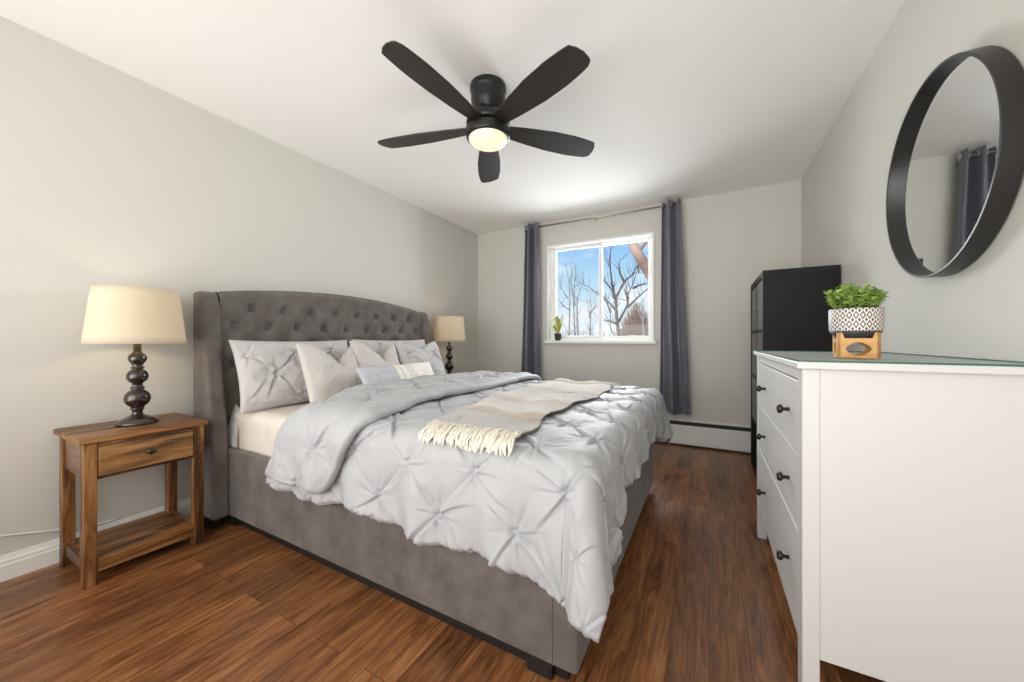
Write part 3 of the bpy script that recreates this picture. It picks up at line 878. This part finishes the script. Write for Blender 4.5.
# ================================================================ PILLOWS
def pillow(name, w, h, th, material, loc, lean, yaw, label, cat='pillow', group=None, chop=0.0, tk=None, flange=0.0, seed=1, roll=0.0, chop_x=0.0, slump=0.0):
    """stands on its lower edge at loc, front towards +X (yaw 0), leaning back by `lean` degrees"""
    n = 90
    u = np.linspace(-1, 1, n); U, V = np.meshgrid(u, u, indexing='ij')
    Ux = np.sign(U) * np.abs(U) ** .8; Vx = np.sign(V) * np.abs(V) ** .8
    U, V = Ux, Vx
    e_ = np.clip((1 - U * U) * (1 - V * V), 0, 1)
    prof_ = e_ ** .42
    x = w / 2 * U * (1 - .055 * (1 - V * V)); y = h / 2 * V * (1 - .065 * (1 - U * U))
    zf = th / 2 * prof_
    rn = seed * 3.7
    disp = (.010 * vnoise(U * 3 + rn, V * 3) + .006 * vnoise(U * 8 + rn, V * 8 + rn) + .0025 * vnoise(U * 20, V * 20 + rn)) * smoothstep(0, .3, e_)
    front = zf + disp
    if tk is not None:
        front = front + tuck_height(x, y, tk, seed, puff=.012, depth=.018, reach=.95) * smoothstep(0, .25, e_) - .004
    if chop:
        d = np.exp(-((U - chop_x) / .50) ** 2) * smoothstep(-.2, 1, V)
        y = y - chop * np.clip(1 - np.abs(U - chop_x) / .85, 0, 1) ** 1.15 * smoothstep(-.1, 1, V)
        front = front - chop * .25 * np.exp(-((U - chop_x) / .16) ** 2) * smoothstep(.0, .9, V)
    if slump:
        y = y - slump * (U + 1) / 2 * smoothstep(-.2, 1, V)
    A = np.stack([x, y, front], -1); Bk = np.stack([x, y, -zf], -1)
    m = MB(); m.grid(A)
    base = len(m.v); m.grid(Bk[:, ::-1].copy())
    # weld the two sheets by remove doubles at build time
    v = np.array(m.v)
    # local: x -> along the bed (+Y), y -> up, z -> front (+X)
    v[:, 1] += h / 2
    M4 = Matrix.Rotation(R(yaw), 4, 'Z') @ Matrix.Rotation(-R(lean), 4, 'Y') @ Matrix.Rotation(R(roll), 4, 'X') @ Matrix(((0, 0, 1, 0), (1, 0, 0, 0), (0, 1, 0, 0), (0, 0, 0, 1)))
    me = bpy.data.meshes.new(name); me.from_pydata(v.tolist(), [], [tuple(f) for f in m.f])
    bm = bmesh.new(); bm.from_mesh(me); bmesh.ops.remove_doubles(bm, verts=bm.verts, dist=.0004); bmesh.ops.recalc_face_normals(bm, faces=bm.faces); bm.to_mesh(me); bm.free()
    me.polygons.foreach_set('use_smooth', [True] * len(me.polygons)); me.materials.append(material)
    o = bpy.data.objects.new(name, me); C.objects.link(o)
    o.matrix_world = Matrix.Translation(loc) @ M4
    tag(o, label, cat, group)
    return o
def lattice(w, h, sp, ox=0, oy=0, seed=0):
    rg = random.Random(seed); out = []
    for k in range(-5, 6):
        for i in range(-5, 6):
            x = i * sp + (sp / 2 if k % 2 else 0) + ox; y = k * sp / 2 + oy
            if abs(x) < w / 2 - .03 and abs(y) < h / 2 - .03: out.append((x + rg.uniform(-.01, .01), y + rg.uniform(-.01, .01)))
    return out
# loose grey hem of the top sheet hanging at the head end
u_ = np.linspace(0, 1, 60)[:, None]; v_ = np.linspace(0, 1, 24)[None, :]
Xs = -2.432 + (.075 + .05 * v_) * u_; Zs = .655 - .225 * v_ - .03 * u_ * (1 - v_) + 0 * u_
Ys = 1.036 + .010 * (1 - v_) - .010 * v_ + .009 * np.sin(u_ * 21 + v_ * 1.5) * (.35 + .65 * v_) + .03 * (1 - v_) ** 3
MB().grid(np.stack([Xs, Ys, Zs], -1)).build('top_sheet_hem', M['sham'], bpy.data.objects['mattress'], smooth=True, solid=.003)['label'] = 'silver grey sheet hem at the head end'
G1 = 'pillows and cushions propped against the headboard'
MZ = .628
pillow('pillow_sham', .76, .42, .17, M['sham'], (-2.215, 1.375, MZ), 16, 2, 'silver pinch-pleated pillow at the near end of the headboard', group=G1, tk=lattice(.76, .42, .26, .06, -.02, 1), seed=2)
pillow('pillow_sham', .76, .425, .17, M['sham'], (-2.215, 2.165, MZ), 16, -2, 'silver pinch-pleated pillow half hidden behind the middle cushion', group=G1, tk=lattice(.76, .42, .26, -.04, .03, 2), seed=3)
pillow('throw_pillow', .42, .41, .14, M['cushion'], (-2.055, 1.495, MZ), 20, 5, 'plain greige cushion with a dented top beside the striped cushion', 'cushion', G1, chop=.13, seed=4, chop_x=.22)
pillow('throw_pillow', .41, .42, .14, M['cushion'], (-2.065, 1.865, MZ), 19, 2, 'plain greige cushion with a dented top behind the striped cushion', 'cushion', G1, chop=.13, seed=5, chop_x=.2)
pillow('pillow_sham', .46, .42, .16, M['sham'], (-2.03, 2.285, MZ), 21, -4, 'pale pleated pillow nearest the far lamp', group=G1, tk=lattice(.46, .42, .26, .10, .08, 5), seed=6, chop=.05)
pillow('lumbar_pillow', .74, .24, .14, M['lumbar'], (-1.905, 1.925, MZ + .006), 26, 3, 'long low cushion, blue-grey at one end with thin stripes on cream', 'cushion', G1, seed=7)

# ================================================================ CEILING FAN
FX, FY = -1.058, 1.666
fan = thing('ceiling_fan', (FX, FY, ZC), 'black five-blade ceiling fan with a lit frosted bowl', 'fan')
fc = (FX, FY, 0)
MB().lathe([(.0, ZC - .0005), (.097, ZC - .0005), (.099, ZC - .006), (.099, ZC - .030), (.096, ZC - .036), (.094, ZC - .040), (.093, ZC - .085), (.086, ZC - .110), (.076, ZC - .128), (.070, ZC - .150)][::-1], fc, 48).build('canopy', M['fanmetal'], fan, smooth=True)
MB().lathe([(.070, 2.275), (.080, 2.262), (.098, 2.252), (.112, 2.235), (.119, 2.215), (.119, 2.196), (.110, 2.192)][::-1], fc, 56).build('motor_housing', M['fanmetal'], fan, smooth=True)
MB().lathe([(.104, 2.194), (.104, 2.178), (.121, 2.176), (.121, 2.170), (.119, 2.136), (.115, 2.128), (.102, 2.128)][::-1], fc, 56).build('light_kit', M['fanmetal'], fan, smooth=True)
MB().lathe([(.0005, 2.088), (.035, 2.090), (.068, 2.096), (.091, 2.106), (.103, 2.118), (.106, 2.130), (.100, 2.134)], fc, 56).build('light_bowl', M['bowl'], fan, smooth=True)
def blade(ang):
    n = 26; L0, L1 = .095, .662
    up = []; lo = []
    for i in range(n + 1):
        u = i / n; r = L0 + (L1 - L0) * u
        wd = np.interp(u, [0, .10, .25, .5, .75, .9, 1.0], [.038, .048, .060, .075, .077, .069, .060])
        if u > .96: wd -= .010 * ((u - .96) / .04) ** 2
        up.append((r + .010 * (1 - abs(1)) , wd)); lo.append((r - (.014 if i == n else .0), -wd))
    # slanted rounded tip
    tip = [(L1 + .006, .036), (L1 + .007, 0), (L1 - .004, -.036)]
    poly = up + tip + lo[::-1]
    ca, sa = math.cos(R(ang)), math.sin(R(ang)); pt = R(-11)
    v = []
    for zz in (-.004, .004):
        for (r, w) in poly:
            y = w * math.cos(pt) - zz * math.sin(pt); z = w * math.sin(pt) + zz * math.cos(pt)
            v.append((FX + r * ca - y * sa, FY + r * sa + y * ca, 2.190 + z))
    k = len(poly)
    f = [tuple(range(k))[::-1], tuple(range(k, 2 * k))] + [(i, (i + 1) % k, k + (i + 1) % k, k + i) for i in range(k)]
    MB().add(v, f).build('fan_blade', M['espresso'], fan, bevel=.002)
for k in range(5): blade(-94.5 + 72 * k)

# ================================================================ CURTAIN ROD AND CURTAINS
YR, ZR = 3.835, 2.352
rod = thing('curtain_rod', (-1.07, YR, ZR), 'thin brushed steel curtain rod above the window', 'curtain rod')
MB().tube([(-1.905, YR, ZR), (-.240, YR, ZR)], .008, 16).build('rod', M['steel'], rod, smooth=True)
for x in (-1.905, -.240):
    MB().tube([(x - .012, YR, ZR), (x - .010, YR, ZR), (x + .010, YR, ZR), (x + .012, YR, ZR)], [.004, .013, .013, .004], 14).build('finial', M['steel'], rod, smooth=True)
for x in (-1.880, -1.086, -.262):
    MB().box(x - .010, x + .010, YB - .004, YB - .0005, ZR - .035, ZR + .030).tube([(x, YB - .002, ZR - .012), (x, YR, ZR - .012)], .0045, 8).build('bracket', M['steel'], rod)
def curtain(x0t, x1t, x0b, x1b, z1, z0, label, flip):
    t = thing('curtain', ((x0t + x1t) / 2, YR, z0), label, 'curtain', 'slate curtains on the rod')
    na, nb = 120, 70; nf = 2.0
    u = np.linspace(0, 1, na)[:, None]; v = np.linspace(0, 1, nb)[None, :]
    a = np.interp(v, [0, .5, 1], [0, .45, 1])
    xl = x0t + (x0b - x0t) * a; xr = x1t + (x1b - x1t) * a
    ph = u * nf * 2 * PI + .4 * np.sin(v * 3 + u * 4) * v
    X = xl + (xr - xl) * (u + flip * .018 * np.sin(ph * .5 + 1)) + 0 * v
    amp = .044 + .004 * v + .008 * vnoise(u * 6, v * 4 + flip)
    Y = YR + amp * np.sin(ph) + .008 * vnoise(u * 9, v * 9)
    Z = z1 + (z0 - z1) * v + 0 * u + .006 * np.sin(u * 9) * v
    pn = MB().grid(np.stack([X + 0 * Z, Y, Z], -1)).build('curtain_panel', M['curtain'], t, smooth=True, solid=.003)
    for k in range(5):
        x = xl[0, 0] + (xr[0, 0] - xl[0, 0]) * (k + .0) / 4
        n, m = 20, 8; P = np.zeros((n, m, 3))
        for i in range(n):
            for j in range(m):
                A_ = 2 * PI * i / n; B_ = 2 * PI * j / m; rr = .021 + .0045 * math.cos(B_)
                P[i, j] = (x + .0035 * math.sin(B_), YR + rr * math.cos(A_), ZR + rr * math.sin(A_))
        MB().grid(P, True, True).build('grommet', M['steel'], t, smooth=True)
    return t
curtain(-1.915, -1.745, -1.985, -1.715, 2.392, .31, 'slate grey grommet curtain left of the window, behind the bed', 1)
curtain(-.402, -.232, -.420, -.140, 2.392, .312, 'slate grey grommet curtain between the window and the black cabinet', -1)

# ================================================================ BLACK CABINET
kb = thing('shelf_cabinet', (.505, 3.235, 0), 'tall black-brown cube shelf cabinet in the corner by the heater', 'cabinet')
KX0, KX1, KY0, KY1, KZ = .312, .698, 2.852, 3.622, 1.485
MB().box(KX0, KX1, KY0, KY0 + .040, 0, KZ - .040).build('side_panel', M['kallax'], kb, bevel=.0015)
MB().box(KX0, KX1, KY1 - .040, KY1, 0, KZ - .040).build('side_panel', M['kallax'], kb, bevel=.0015)
MB().box(KX0, KX1, KY0, KY1, KZ - .040, KZ).build('top_panel', M['kallax'], kb, bevel=.0015)
MB().box(KX0, KX1, KY0 + .04, KY1 - .04, 0, .040).build('bottom_panel', M['kallax'], kb)
ym = (KY0 + KY1) / 2
MB().box(KX0 + .002, KX1 - .012, ym - .008, ym + .008, .04, KZ - .04).build('divider', M['kallax'], kb)
MB().box(KX1 - .012, KX1 - .002, KY0 + .04, KY1 - .04, .04, KZ - .04).build('back_panel', M['kallax'], kb)
zr = [.040, .391, .742, 1.093, KZ - .040]
for z in zr[1:4]:
    MB().box(KX0 + .002, KX1 - .012, KY0 + .04, KY1 - .04, z - .008, z + .008).build('shelf', M['kallax'], kb)
def knob_x(x, y, z, parent, r=.012, ln=.024, n=14, m=None):
    pr = [(r * .42, 0), (r * .36, ln * .45), (r * .9, ln * .6), (r, ln * .78), (r * .8, ln * .95), (r * .2, ln)]
    v = []; f = []
    for rr, h in pr:
        for i in range(n):
            a = 2 * PI * i / n; v.append((x - h, y + rr * math.cos(a), z + rr * math.sin(a)))
    for i in range(len(pr) - 1):
        for j in range(n):
            j2 = (j + 1) % n; f.append((i * n + j, i * n + j2, (i + 1) * n + j2, (i + 1) * n + j))
    f.append(tuple(range((len(pr) - 1) * n, len(pr) * n)))
    return MB().add(v, f).build('knob', m or M['knob'], parent, smooth=True)
for (ya, yb) in ((KY0 + .043, ym - .010), (ym + .010, KY1 - .043)):
    for i in (1, 3):
        d = MB().box(KX0 + .004, KX0 + .022, ya, yb, zr[i] + .011, zr[i + 1] - .011).build('cabinet_door', M['kallax_front'], kb, bevel=.001)
        knob_x(KX0 + .004, yb - .03 if ya < ym - .1 else ya + .03, (zr[i] + zr[i + 1]) / 2, d, .008, .016, m=M['steel'])
    zc = (zr[2] + zr[3]) / 2
    for (za, zb) in ((zr[2] + .011, zc - .002), (zc + .002, zr[3] - .011)):
        d = MB().box(KX0 + .004, KX0 + .022, ya, yb, za, zb).build('cabinet_drawer', M['kallax_front'], kb, bevel=.001)
        knob_x(KX0 + .004, (ya + yb) / 2, (za + zb) / 2, d, .008, .016, m=M['steel'])

# ================================================================ WHITE DRESSER
DX0, DX1, DY0, DY1 = .227, .698, 1.255, 2.318
dr = thing('dresser', (.46, 1.79, 0), 'white three-drawer dresser with dark knobs against the right-hand wall', 'dresser')
MB().box(.213, .703, 1.240, 2.333, .951, .9705).build('top', M['white_furn'], dr, bevel=.003)
for (xa, xb) in ((DX0, DX0 + .038), (DX1 - .042, DX1)):
    for (ya, yb) in ((DY0, DY0 + .058), (DY1 - .058, DY1)):
        MB().box(xa, xb, ya, yb, 0, .951).build('leg', M['white_furn'], dr, bevel=.002)
MB().box(DX0 + .038, DX1 - .042, DY0 + .004, DY0 + .020, .161, .951).build('side_panel', M['white_furn'], dr, bevel=.001)
MB().box(DX0 + .038, DX1 - .042, DY1 - .020, DY1 - .004, .161, .951).build('side_panel', M['white_furn'], dr, bevel=.001)
MB().box(DX1 - .020, DX1 - .010, DY0 + .058, DY1 - .058, .161, .951).build('back_panel', M['white_furn'], dr)
MB().box(DX0 + .005, DX0 + .030, DY0 + .058, DY1 - .058, .916, .951).build('top_rail', M['white_furn'], dr)
MB().box(DX0 + .004, DX0 + .030, DY0 + .058, DY1 - .058, .158, .192).build('bottom_rail', M['white_furn'], dr, bevel=.001)
MB().box(DX0 + .034, DX0 + .040, DY0 + .058, DY1 - .058, .19, .92).build('carcass_front', M['groove'], dr)
for z in (.4775, .7025):
    MB().box(DX0 + .006, DX0 + .034, DY0 + .058, DY1 - .058, z - .007, z + .007).build('drawer_rail', M['white_furn'], dr, bevel=.001)
for (za, zb) in ((.195, .468), (.487, .693), (.712, .911)):
    d = MB().box(DX0 + .003, DX0 + .030, DY0 + .062, DY1 - .062, za, zb).build('drawer', M['white_furn'], dr, bevel=.0025)
    for y in (1.455, 2.01):
        knob_x(DX0 + .003, y, (za + zb) / 2 - .006, d, .0155, .034, 20)
# glass sheet on top
gl = MB().box(.216, .702, 1.243, 2.330, .9705, .9752).build('glass_sheet', M['glass_top'], None)
tag(gl, 'clear greenish glass sheet lying on the white dresser top', 'glass top')
gl.data.materials.append(M['glass_edge'])
for p in gl.data.polygons:
    if abs(p.normal.z) < .5: p.material_index = 1

# ================================================================ ROUND MIRROR
MY, MZc, MR, MXF = 1.735, 1.583, .340, .652
mi = thing('round_mirror', (XR, MY, MZc), 'round mirror with a deep black wooden rim on the right-hand wall', 'mirror')
n = 128
prof_m = [(MR, XR - .004), (MR, MXF), (MR - .007, MXF - .0008), (MR - .009, MXF + .002), (MR - .009, XR - .020), (MR - .009, XR - .004)]
P = np.array([[(x, MY + r * math.cos(2 * PI * k / n), MZc + r * math.sin(2 * PI * k / n)) for k in range(n)] for (r, x) in prof_m])
MB().grid(P, True, True).build('mirror_frame', M['mirror_frame'], mi, bevel=.001)
P = np.array([[(x, MY + r * math.cos(2 * PI * k / n), MZc + r * math.sin(2 * PI * k / n)) for k in range(n)] for (r, x) in ((MR - .0088, XR - .025), (MR - .0088, XR - .018))])
m_ = MB().grid(P, False, True); m_.f += [tuple(range(n)), tuple(range(n, 2 * n))[::-1]]
m_.build('mirror_glass', M['mirror'], mi)

# ================================================================ PLANT ON WOODEN STAND
PX, PY, PZ = .408, 1.520, .9752
PYAW = R(-7)
st = thing('plant_stand', (PX, PY, PZ), 'small wooden plant stand with leaf-shaped cut-outs on the dresser', 'plant stand')
hw, th_, hz_ = .049, .008, .072
def panel(rot):
    """panel with an almond hole, notched top"""
    outer = [(-hw, 0), (hw, 0), (hw, hz_ + .006), (hw - .012, hz_ + .006), (hw - .018, hz_ - .012), (-hw + .018, hz_ - .012), (-hw + .012, hz_ + .006), (-hw, hz_ + .006)]
    nn = 24; inner = []
    for k in range(nn):
        a = 2 * PI * k / nn
        x = .029 * math.cos(a); z = .0275 + .021 * math.copysign(abs(math.sin(a)) ** 1.5, math.sin(a)) if False else .0275 + .0205 * math.sin(a) * (1 - .35 * math.cos(a) ** 2)
        inner.append((x, z))
    bm = bmesh.new()
    def loop(pts):
        vs = [bm.verts.new((p[0], 0, p[1])) for p in pts]
        return [bm.edges.new((vs[i], vs[(i + 1) % len(vs)])) for i in range(len(vs))]
    ed_ = loop(outer) + loop(inner)
    bmesh.ops.triangle_fill(bm, use_beauty=True, use_dissolve=False, edges=ed_)
    fs = list(bm.faces)
    ex = bmesh.ops.extrude_face_region(bm, geom=fs)
    bmesh.ops.translate(bm, vec=(0, th_, 0), verts=[g for g in ex['geom'] if isinstance(g, bmesh.types.BMVert)])
    bmesh.ops.translate(bm, vec=(0, -hw, 0), verts=bm.verts[:])
    bmesh.ops.rotate(bm, cent=(0, 0, 0), matrix=Matrix.Rotation(PYAW + rot, 3, 'Z'), verts=bm.verts[:])
    bmesh.ops.recalc_face_normals(bm, faces=bm.faces[:])
    me = bpy.data.meshes.new('side_panel'); bm.to_mesh(me); bm.free(); me.materials.append(M['bamboo'])
    o = bpy.data.objects.new('side_panel', me); C.objects.link(o); o.parent = st
for k in range(4): panel(k * PI / 2)
pl = thing('potted_plant', (PX, PY, PZ + .061), 'leafy green plant in a patterned bowl pot on the wooden stand', 'plant')
pc = (PX, PY, PZ + .061)
MB().lathe([(.040, 0), (.047, .003), (.058, .014), (.0618, .022)], pc, 56).build('pot_base', M['pot_dark'], pl, smooth=True)['label'] = 'charcoal underside of the pot'
MB().lathe([(.0618, .022), (.0635, .026), (.0642, .050), (.0642, .090), (.0625, .092), (.0605, .090), (.0605, .078)], pc, 56, cap=False).build('pot', M['pot'], pl, smooth=True)
MB().lathe([(.001, .081), (.0605, .078)], pc, 32, cap=False).build('soil', M['soil'], pl)
def leaf(mb, p, d, up, ln, wd):
    d = d.normalized(); s = d.cross(up)
    s = s.normalized() if s.length > 1e-4 else Vector((1, 0, 0)); u = s.cross(d).normalized()
    pts = [p, p + d * ln * .3 + s * wd * .42 + u * ln * .05, p + d * ln * .68 + s * wd * .46 + u * ln * .08, p + d * ln, p + d * ln * .68 - s * wd * .46 + u * ln * .08, p + d * ln * .3 - s * wd * .42 + u * ln * .05, p + d * ln * .5 - u * ln * .02]
    mb.add(pts, [(0, 1, 6), (1, 2, 6), (2, 3, 6), (3, 4, 6), (4, 5, 6), (5, 0, 6)])
rg = random.Random(9); fo = MB(); stm = MB()
for i in range(110):
    a = rg.uniform(0, 2 * PI); r0 = .052 * math.sqrt(rg.random()); hgt = rg.uniform(.034, .080) * (1.15 - .35 * (r0 / .052)) + (.012 if rg.random() < .12 else 0)
    p0 = Vector((PX + r0 * math.cos(a), PY + r0 * math.sin(a), pc[2] + .079))
    out = Vector((math.cos(a), math.sin(a), 0)) * (r0 / .052) * rg.uniform(.008, .024)
    p1 = p0 + out + Vector((rg.uniform(-.008, .008), rg.uniform(-.008, .008), hgt))
    stm.tube([p0, (p0 + p1) / 2 + Vector((0, 0, .004)), p1], .0009, 4)
    for k in range(9):
        q = .38 + .62 * k / 8; p = p0.lerp(p1, q); aa = k * 2.4 + i
        d = Vector((math.cos(aa), math.sin(aa), rg.uniform(.1, .9)))
        leaf(fo, p, d, Vector((0, 0, 1)), rg.uniform(.014, .022), rg.uniform(.012, .017))
fo.build('foliage', M['leaf'], pl, smooth=True); stm.build('stems', M['stem'], pl)

# ================================================================ WINDOW-SILL PLANT
wp = thing('sill_plant', (-1.535, YB - .005, WZ0 + .004), 'little yellow-leaved plant in a dark pot on the window sill', 'plant')
MB().lathe([(.028, 0), (.034, .002), (.041, .075), (.043, .082), (.038, .084), (.036, .074), (.001, .072)], (-1.535, YB - .002, WZ0 + .004), 28, cap=True).build('pot', M['pot_dark'], wp, smooth=True)
lf = MB()
for i in range(26):
    a = rg.uniform(0, 2 * PI); up_ = rg.uniform(.10, .24); o_ = rg.uniform(.01, .075)
    p0 = Vector((-1.535, YB - .002, WZ0 + .07)); d = Vector((math.cos(a) * o_, math.sin(a) * o_ * .45, up_))
    w = rg.uniform(.008, .014); s = Vector((-math.sin(a), math.cos(a) * .5, 0)) * w
    bend = Vector((math.cos(a), math.sin(a) * .4, -.6)) * rg.uniform(.015, .05)
    c1 = p0 + d * .55; c2 = p0 + d; c3 = p0 + d + bend
    lf.add([p0 - s * .3, p0 + s * .3, c1 - s, c1 + s, c2 - s * .8, c2 + s * .8, c3], [(0, 1, 3, 2), (2, 3, 5, 4), (4, 5, 6)])
lf.build('foliage', M['leaf_yellow'], wp, smooth=True)

# ================================================================ OUTSIDE
GZ = -2.6
gnd = structure(MB().box(-45, 40, YB + 2.5, 90, GZ - .3, GZ).build('ground', M['ground']))
def spline(pts, n=6):
    pts = [Vector(p) for p in pts]
    if len(pts) < 3: return [pts[0].lerp(pts[1], k / n) for k in range(n + 1)]
    ex = [pts[0] * 2 - pts[1]] + pts + [pts[-1] * 2 - pts[-2]]; out = []
    for i in range(1, len(ex) - 2):
        for k in range(n):
            t = k / n; a, b, c, d = ex[i - 1], ex[i], ex[i + 1], ex[i + 2]
            out.append(.5 * ((2 * b) + (c - a) * t + (2 * a - 5 * b + 4 * c - d) * t * t + (3 * b - a - 3 * c + d) * t ** 3))
    return out + [pts[-1]]
def tree(limbs, r0, material, label, seed, twigs=2, foot=True, tw_len=.6, cat='tree'):
    rg = random.Random(seed)
    root = Vector(limbs[0][0]); base = Vector((root.x, root.y, GZ))
    t = thing('bare_tree', tuple(base), label, cat, 'leafless trees outside the window')
    for li, limb in enumerate(limbs):
        pts = [Vector(p) for p in limb]
        for i, p in enumerate(pts):
            if i > 0: p.y += rg.uniform(-.25, .25)
        if li == 0: pts = [base, base.lerp(pts[0], .5)] + pts
        sp_ = spline(pts); m = len(sp_)
        ra = r0 * (1.25 if li == 0 else .62); rb_ = r0 * ((.55 if r0 > .2 else .16) if li == 0 else .12)
        rad = [ra + (rb_ - ra) * (i / (m - 1)) ** .8 for i in range(m)]
        br = MB().tube(sp_, rad, 8)
        for k in range(int(twigs * m / 4)):
            i = rg.randrange(m // 3, m); p = sp_[i]
            d = (sp_[min(i + 1, m - 1)] - sp_[max(i - 1, 0)]).normalized()
            a = Vector((rg.uniform(-1, 1), rg.uniform(-.6, .6), rg.uniform(-.1, 1))).normalized()
            q1 = p + (d * .6 + a) * tw_len * rg.uniform(.3, .8); q2 = q1 + (d * .5 + a * .7 + Vector((0, 0, .4))) * tw_len * rg.uniform(.3, .7)
            br.tube([p, q1, q2], [rad[i] * .35 + .004, .008, .003], 5)
        br.build('trunk' if li == 0 else 'branch', material, t, smooth=True)
    return t
tree([[(-3.41, 16.0, 0.91), (-3.49, 16.0, 2.07), (-3.6, 16.0, 2.76), (-3.75, 16.0, 3.55), (-3.79, 16.0, 4.48), (-3.75, 16.0, 5.1)],
      [(-3.43, 16.0, 1.83), (-3.08, 16.0, 2.58), (-3.04, 16.0, 2.89), (-2.82, 16.0, 3.33), (-2.63, 16.0, 3.87)],
      [(-3.58, 16.0, 2.84), (-3.19, 16.0, 3.54), (-2.9, 16.0, 3.86), (-2.63, 16.0, 4.21)],
      [(-3.19, 16.0, 3.54), (-3.38, 16.0, 3.98), (-3.45, 16.0, 4.52)],
      [(-3.08, 16.0, 2.43), (-2.61, 16.0, 2.86), (-2.15, 16.0, 3.24)],
      [(-2.82, 16.0, 3.25), (-2.54, 16.0, 3.32), (-2.22, 16.0, 3.41)],
      [(-3.49, 16.0, 2.22), (-3.79, 16.0, 2.62), (-4.18, 16.0, 2.91)],
      [(-3.64, 16.0, 2.88), (-3.83, 16.0, 3.32), (-4.09, 16.0, 3.69)],
      [(-3.45, 16.0, 1.68), (-3.72, 16.0, 1.84), (-4.18, 16.0, 1.89)],
      [(-3.04, 16.0, 2.81), (-3.23, 16.0, 3.28)],
      [(-2.63, 16.0, 4.21), (-2.60, 16.0, 3.85)]], .10, M['bark'], 'large forked bare tree filling the right-hand window pane', 1, 2.0, tw_len=.5)
tree([[(-6.42, 18.0, 0.89), (-6.47, 18.0, 3.57), (-6.66, 18.0, 4.93)], [(-6.44, 18.0, 2.64), (-6.76, 18.0, 2.84), (-7.01, 18.0, 3.14)], [(-6.47, 18.0, 3.2), (-6.76, 18.0, 3.68), (-7.06, 18.0, 4.17)]],
     .07, M['bark_pale'], 'slim pale bare tree leaning, leftmost in the left window pane', 2, 2.2)
tree([[(-6.76, 20.0, 0.88), (-6.81, 20.0, 3.32), (-6.7, 20.0, 5.45)], [(-6.79, 20.0, 3.01), (-6.97, 20.0, 4.35), (-7.02, 20.0, 5.48)]],
     .08, M['bark_pale'], 'tall straight pale bare tree with two tops in the left window pane', 3, 2.2)
tree([[(-5.58, 17.0, 0.9), (-5.61, 17.0, 2.71), (-5.43, 17.0, 3.39), (-5.23, 17.0, 3.88)]],
     .065, M['bark_pale'], 'slim bare tree bending to one side, third from the left in the window', 4, 2.2)
tree([[(-6.52, 22.0, 0.86), (-6.44, 22.0, 2.94), (-6.52, 22.0, 3.83)], [(-6.46, 22.0, 2.73), (-6.08, 22.0, 3.15)], [(-6.48, 22.0, 2.4), (-6.72, 22.0, 3.51)]],
     .075, M['bark_pale'], 'short distant bare tree just left of the middle window post', 5, 2.4)
tree([[(-4.08, 18.7, 0.90), (-4.43, 18.7, 1.61), (-4.48, 18.7, 2.89)], [(-4.43, 18.7, 2.43), (-4.73, 18.7, 3.20), (-5.07, 18.7, 3.45), (-5.64, 18.7, 3.88), (-6.12, 18.7, 4.10)]],
     .07, M['bark'], 'dark bare tree behind the forked tree, its branch reaching across the middle window post', 6, 1.8)
tree([[(-3.14, 21.0, 0.88), (-3.19, 21.0, 2.44), (-3.14, 21.0, 3.42)], [(-3.19, 21.0, 2.25), (-2.87, 21.0, 2.63)], [(-3.18, 21.0, 2.05), (-3.47, 21.0, 2.75)]],
     .07, M['bark_pale'], 'small distant bare tree at the right edge of the window', 7, 2.4)
# weathered thick limb that crosses the upper right of the window
tl = tree([[(-.65, 11.0, 0.2), (-.90, 11.0, 1.6), (-1.40, 11.0, 2.78), (-1.78, 11.0, 3.50), (-2.02, 11.0, 3.98)], [(-1.84, 11.0, 3.62), (-1.70, 11.0, 3.80), (-1.55, 11.0, 3.92)], [(-1.60, 11.0, 3.15), (-1.40, 11.0, 3.30)]],
     .22, M['bark_pink'], 'thick pinkish weathered tree limb slanting across the top right of the window', 8, .35)
# brown twiggy bush
def bush(x, y, h, w, n, material, label, seed, name='bare_bush', zb=GZ):
    rg = random.Random(seed); t = thing(name, (x, y, zb), label, 'bush')
    m = MB()
    for i in range(n):
        a = rg.uniform(0, 2 * PI); q = rg.random() ** .5
        top = Vector((x + w * q * math.cos(a), y + w * q * math.sin(a), zb + h * (1 - .75 * q * q) * rg.uniform(.75, 1.0)))
        p0 = Vector((x + w * .4 * q * math.cos(a), y + w * .4 * q * math.sin(a), zb))
        mid = p0.lerp(top, .6) + Vector((rg.uniform(-.2, .2), rg.uniform(-.2, .2), 0))
        m.tube([p0, mid, top], [.03, .022, .008], 4)
        for k in range(4):
            s_ = mid.lerp(top, rg.random()); m.tube([s_, s_ + Vector((rg.uniform(-.4, .4), rg.uniform(-.4, .4), rg.uniform(.1, .45)))], [.014, .006], 4)
    m.build('twigs', material, t)
bush(-4.05, 24.0, 6.3, 1.55, 1500, M['brush'], 'tall brown twiggy bush behind the forked tree', 1)
def brush_row():
    rg = random.Random(6); m = MB()
    for i in range(900):
        x = rg.uniform(-16, 4); y = rg.uniform(27, 33); h = rg.uniform(2.6, 4.7)
        p0 = Vector((x, y, GZ)); p1 = p0 + Vector((rg.uniform(-.5, .5), 0, h))
        m.tube([p0, p0.lerp(p1, .6) + Vector((rg.uniform(-.15, .15), 0, 0)), p1], [.035, .025, .008], 4)
        for k in range(3):
            s_ = p0.lerp(p1, rg.uniform(.4, .9)); m.tube([s_, s_ + Vector((rg.uniform(-.5, .5), rg.uniform(-.3, .3), rg.uniform(.2, .6)))], [.014, .006], 4)
    o = m.build('brushwood', M['bark_pale'], None); o['kind'] = 'stuff'
    tag(o, 'pale leafless brushwood along the horizon outside the window', 'brush')
brush_row()
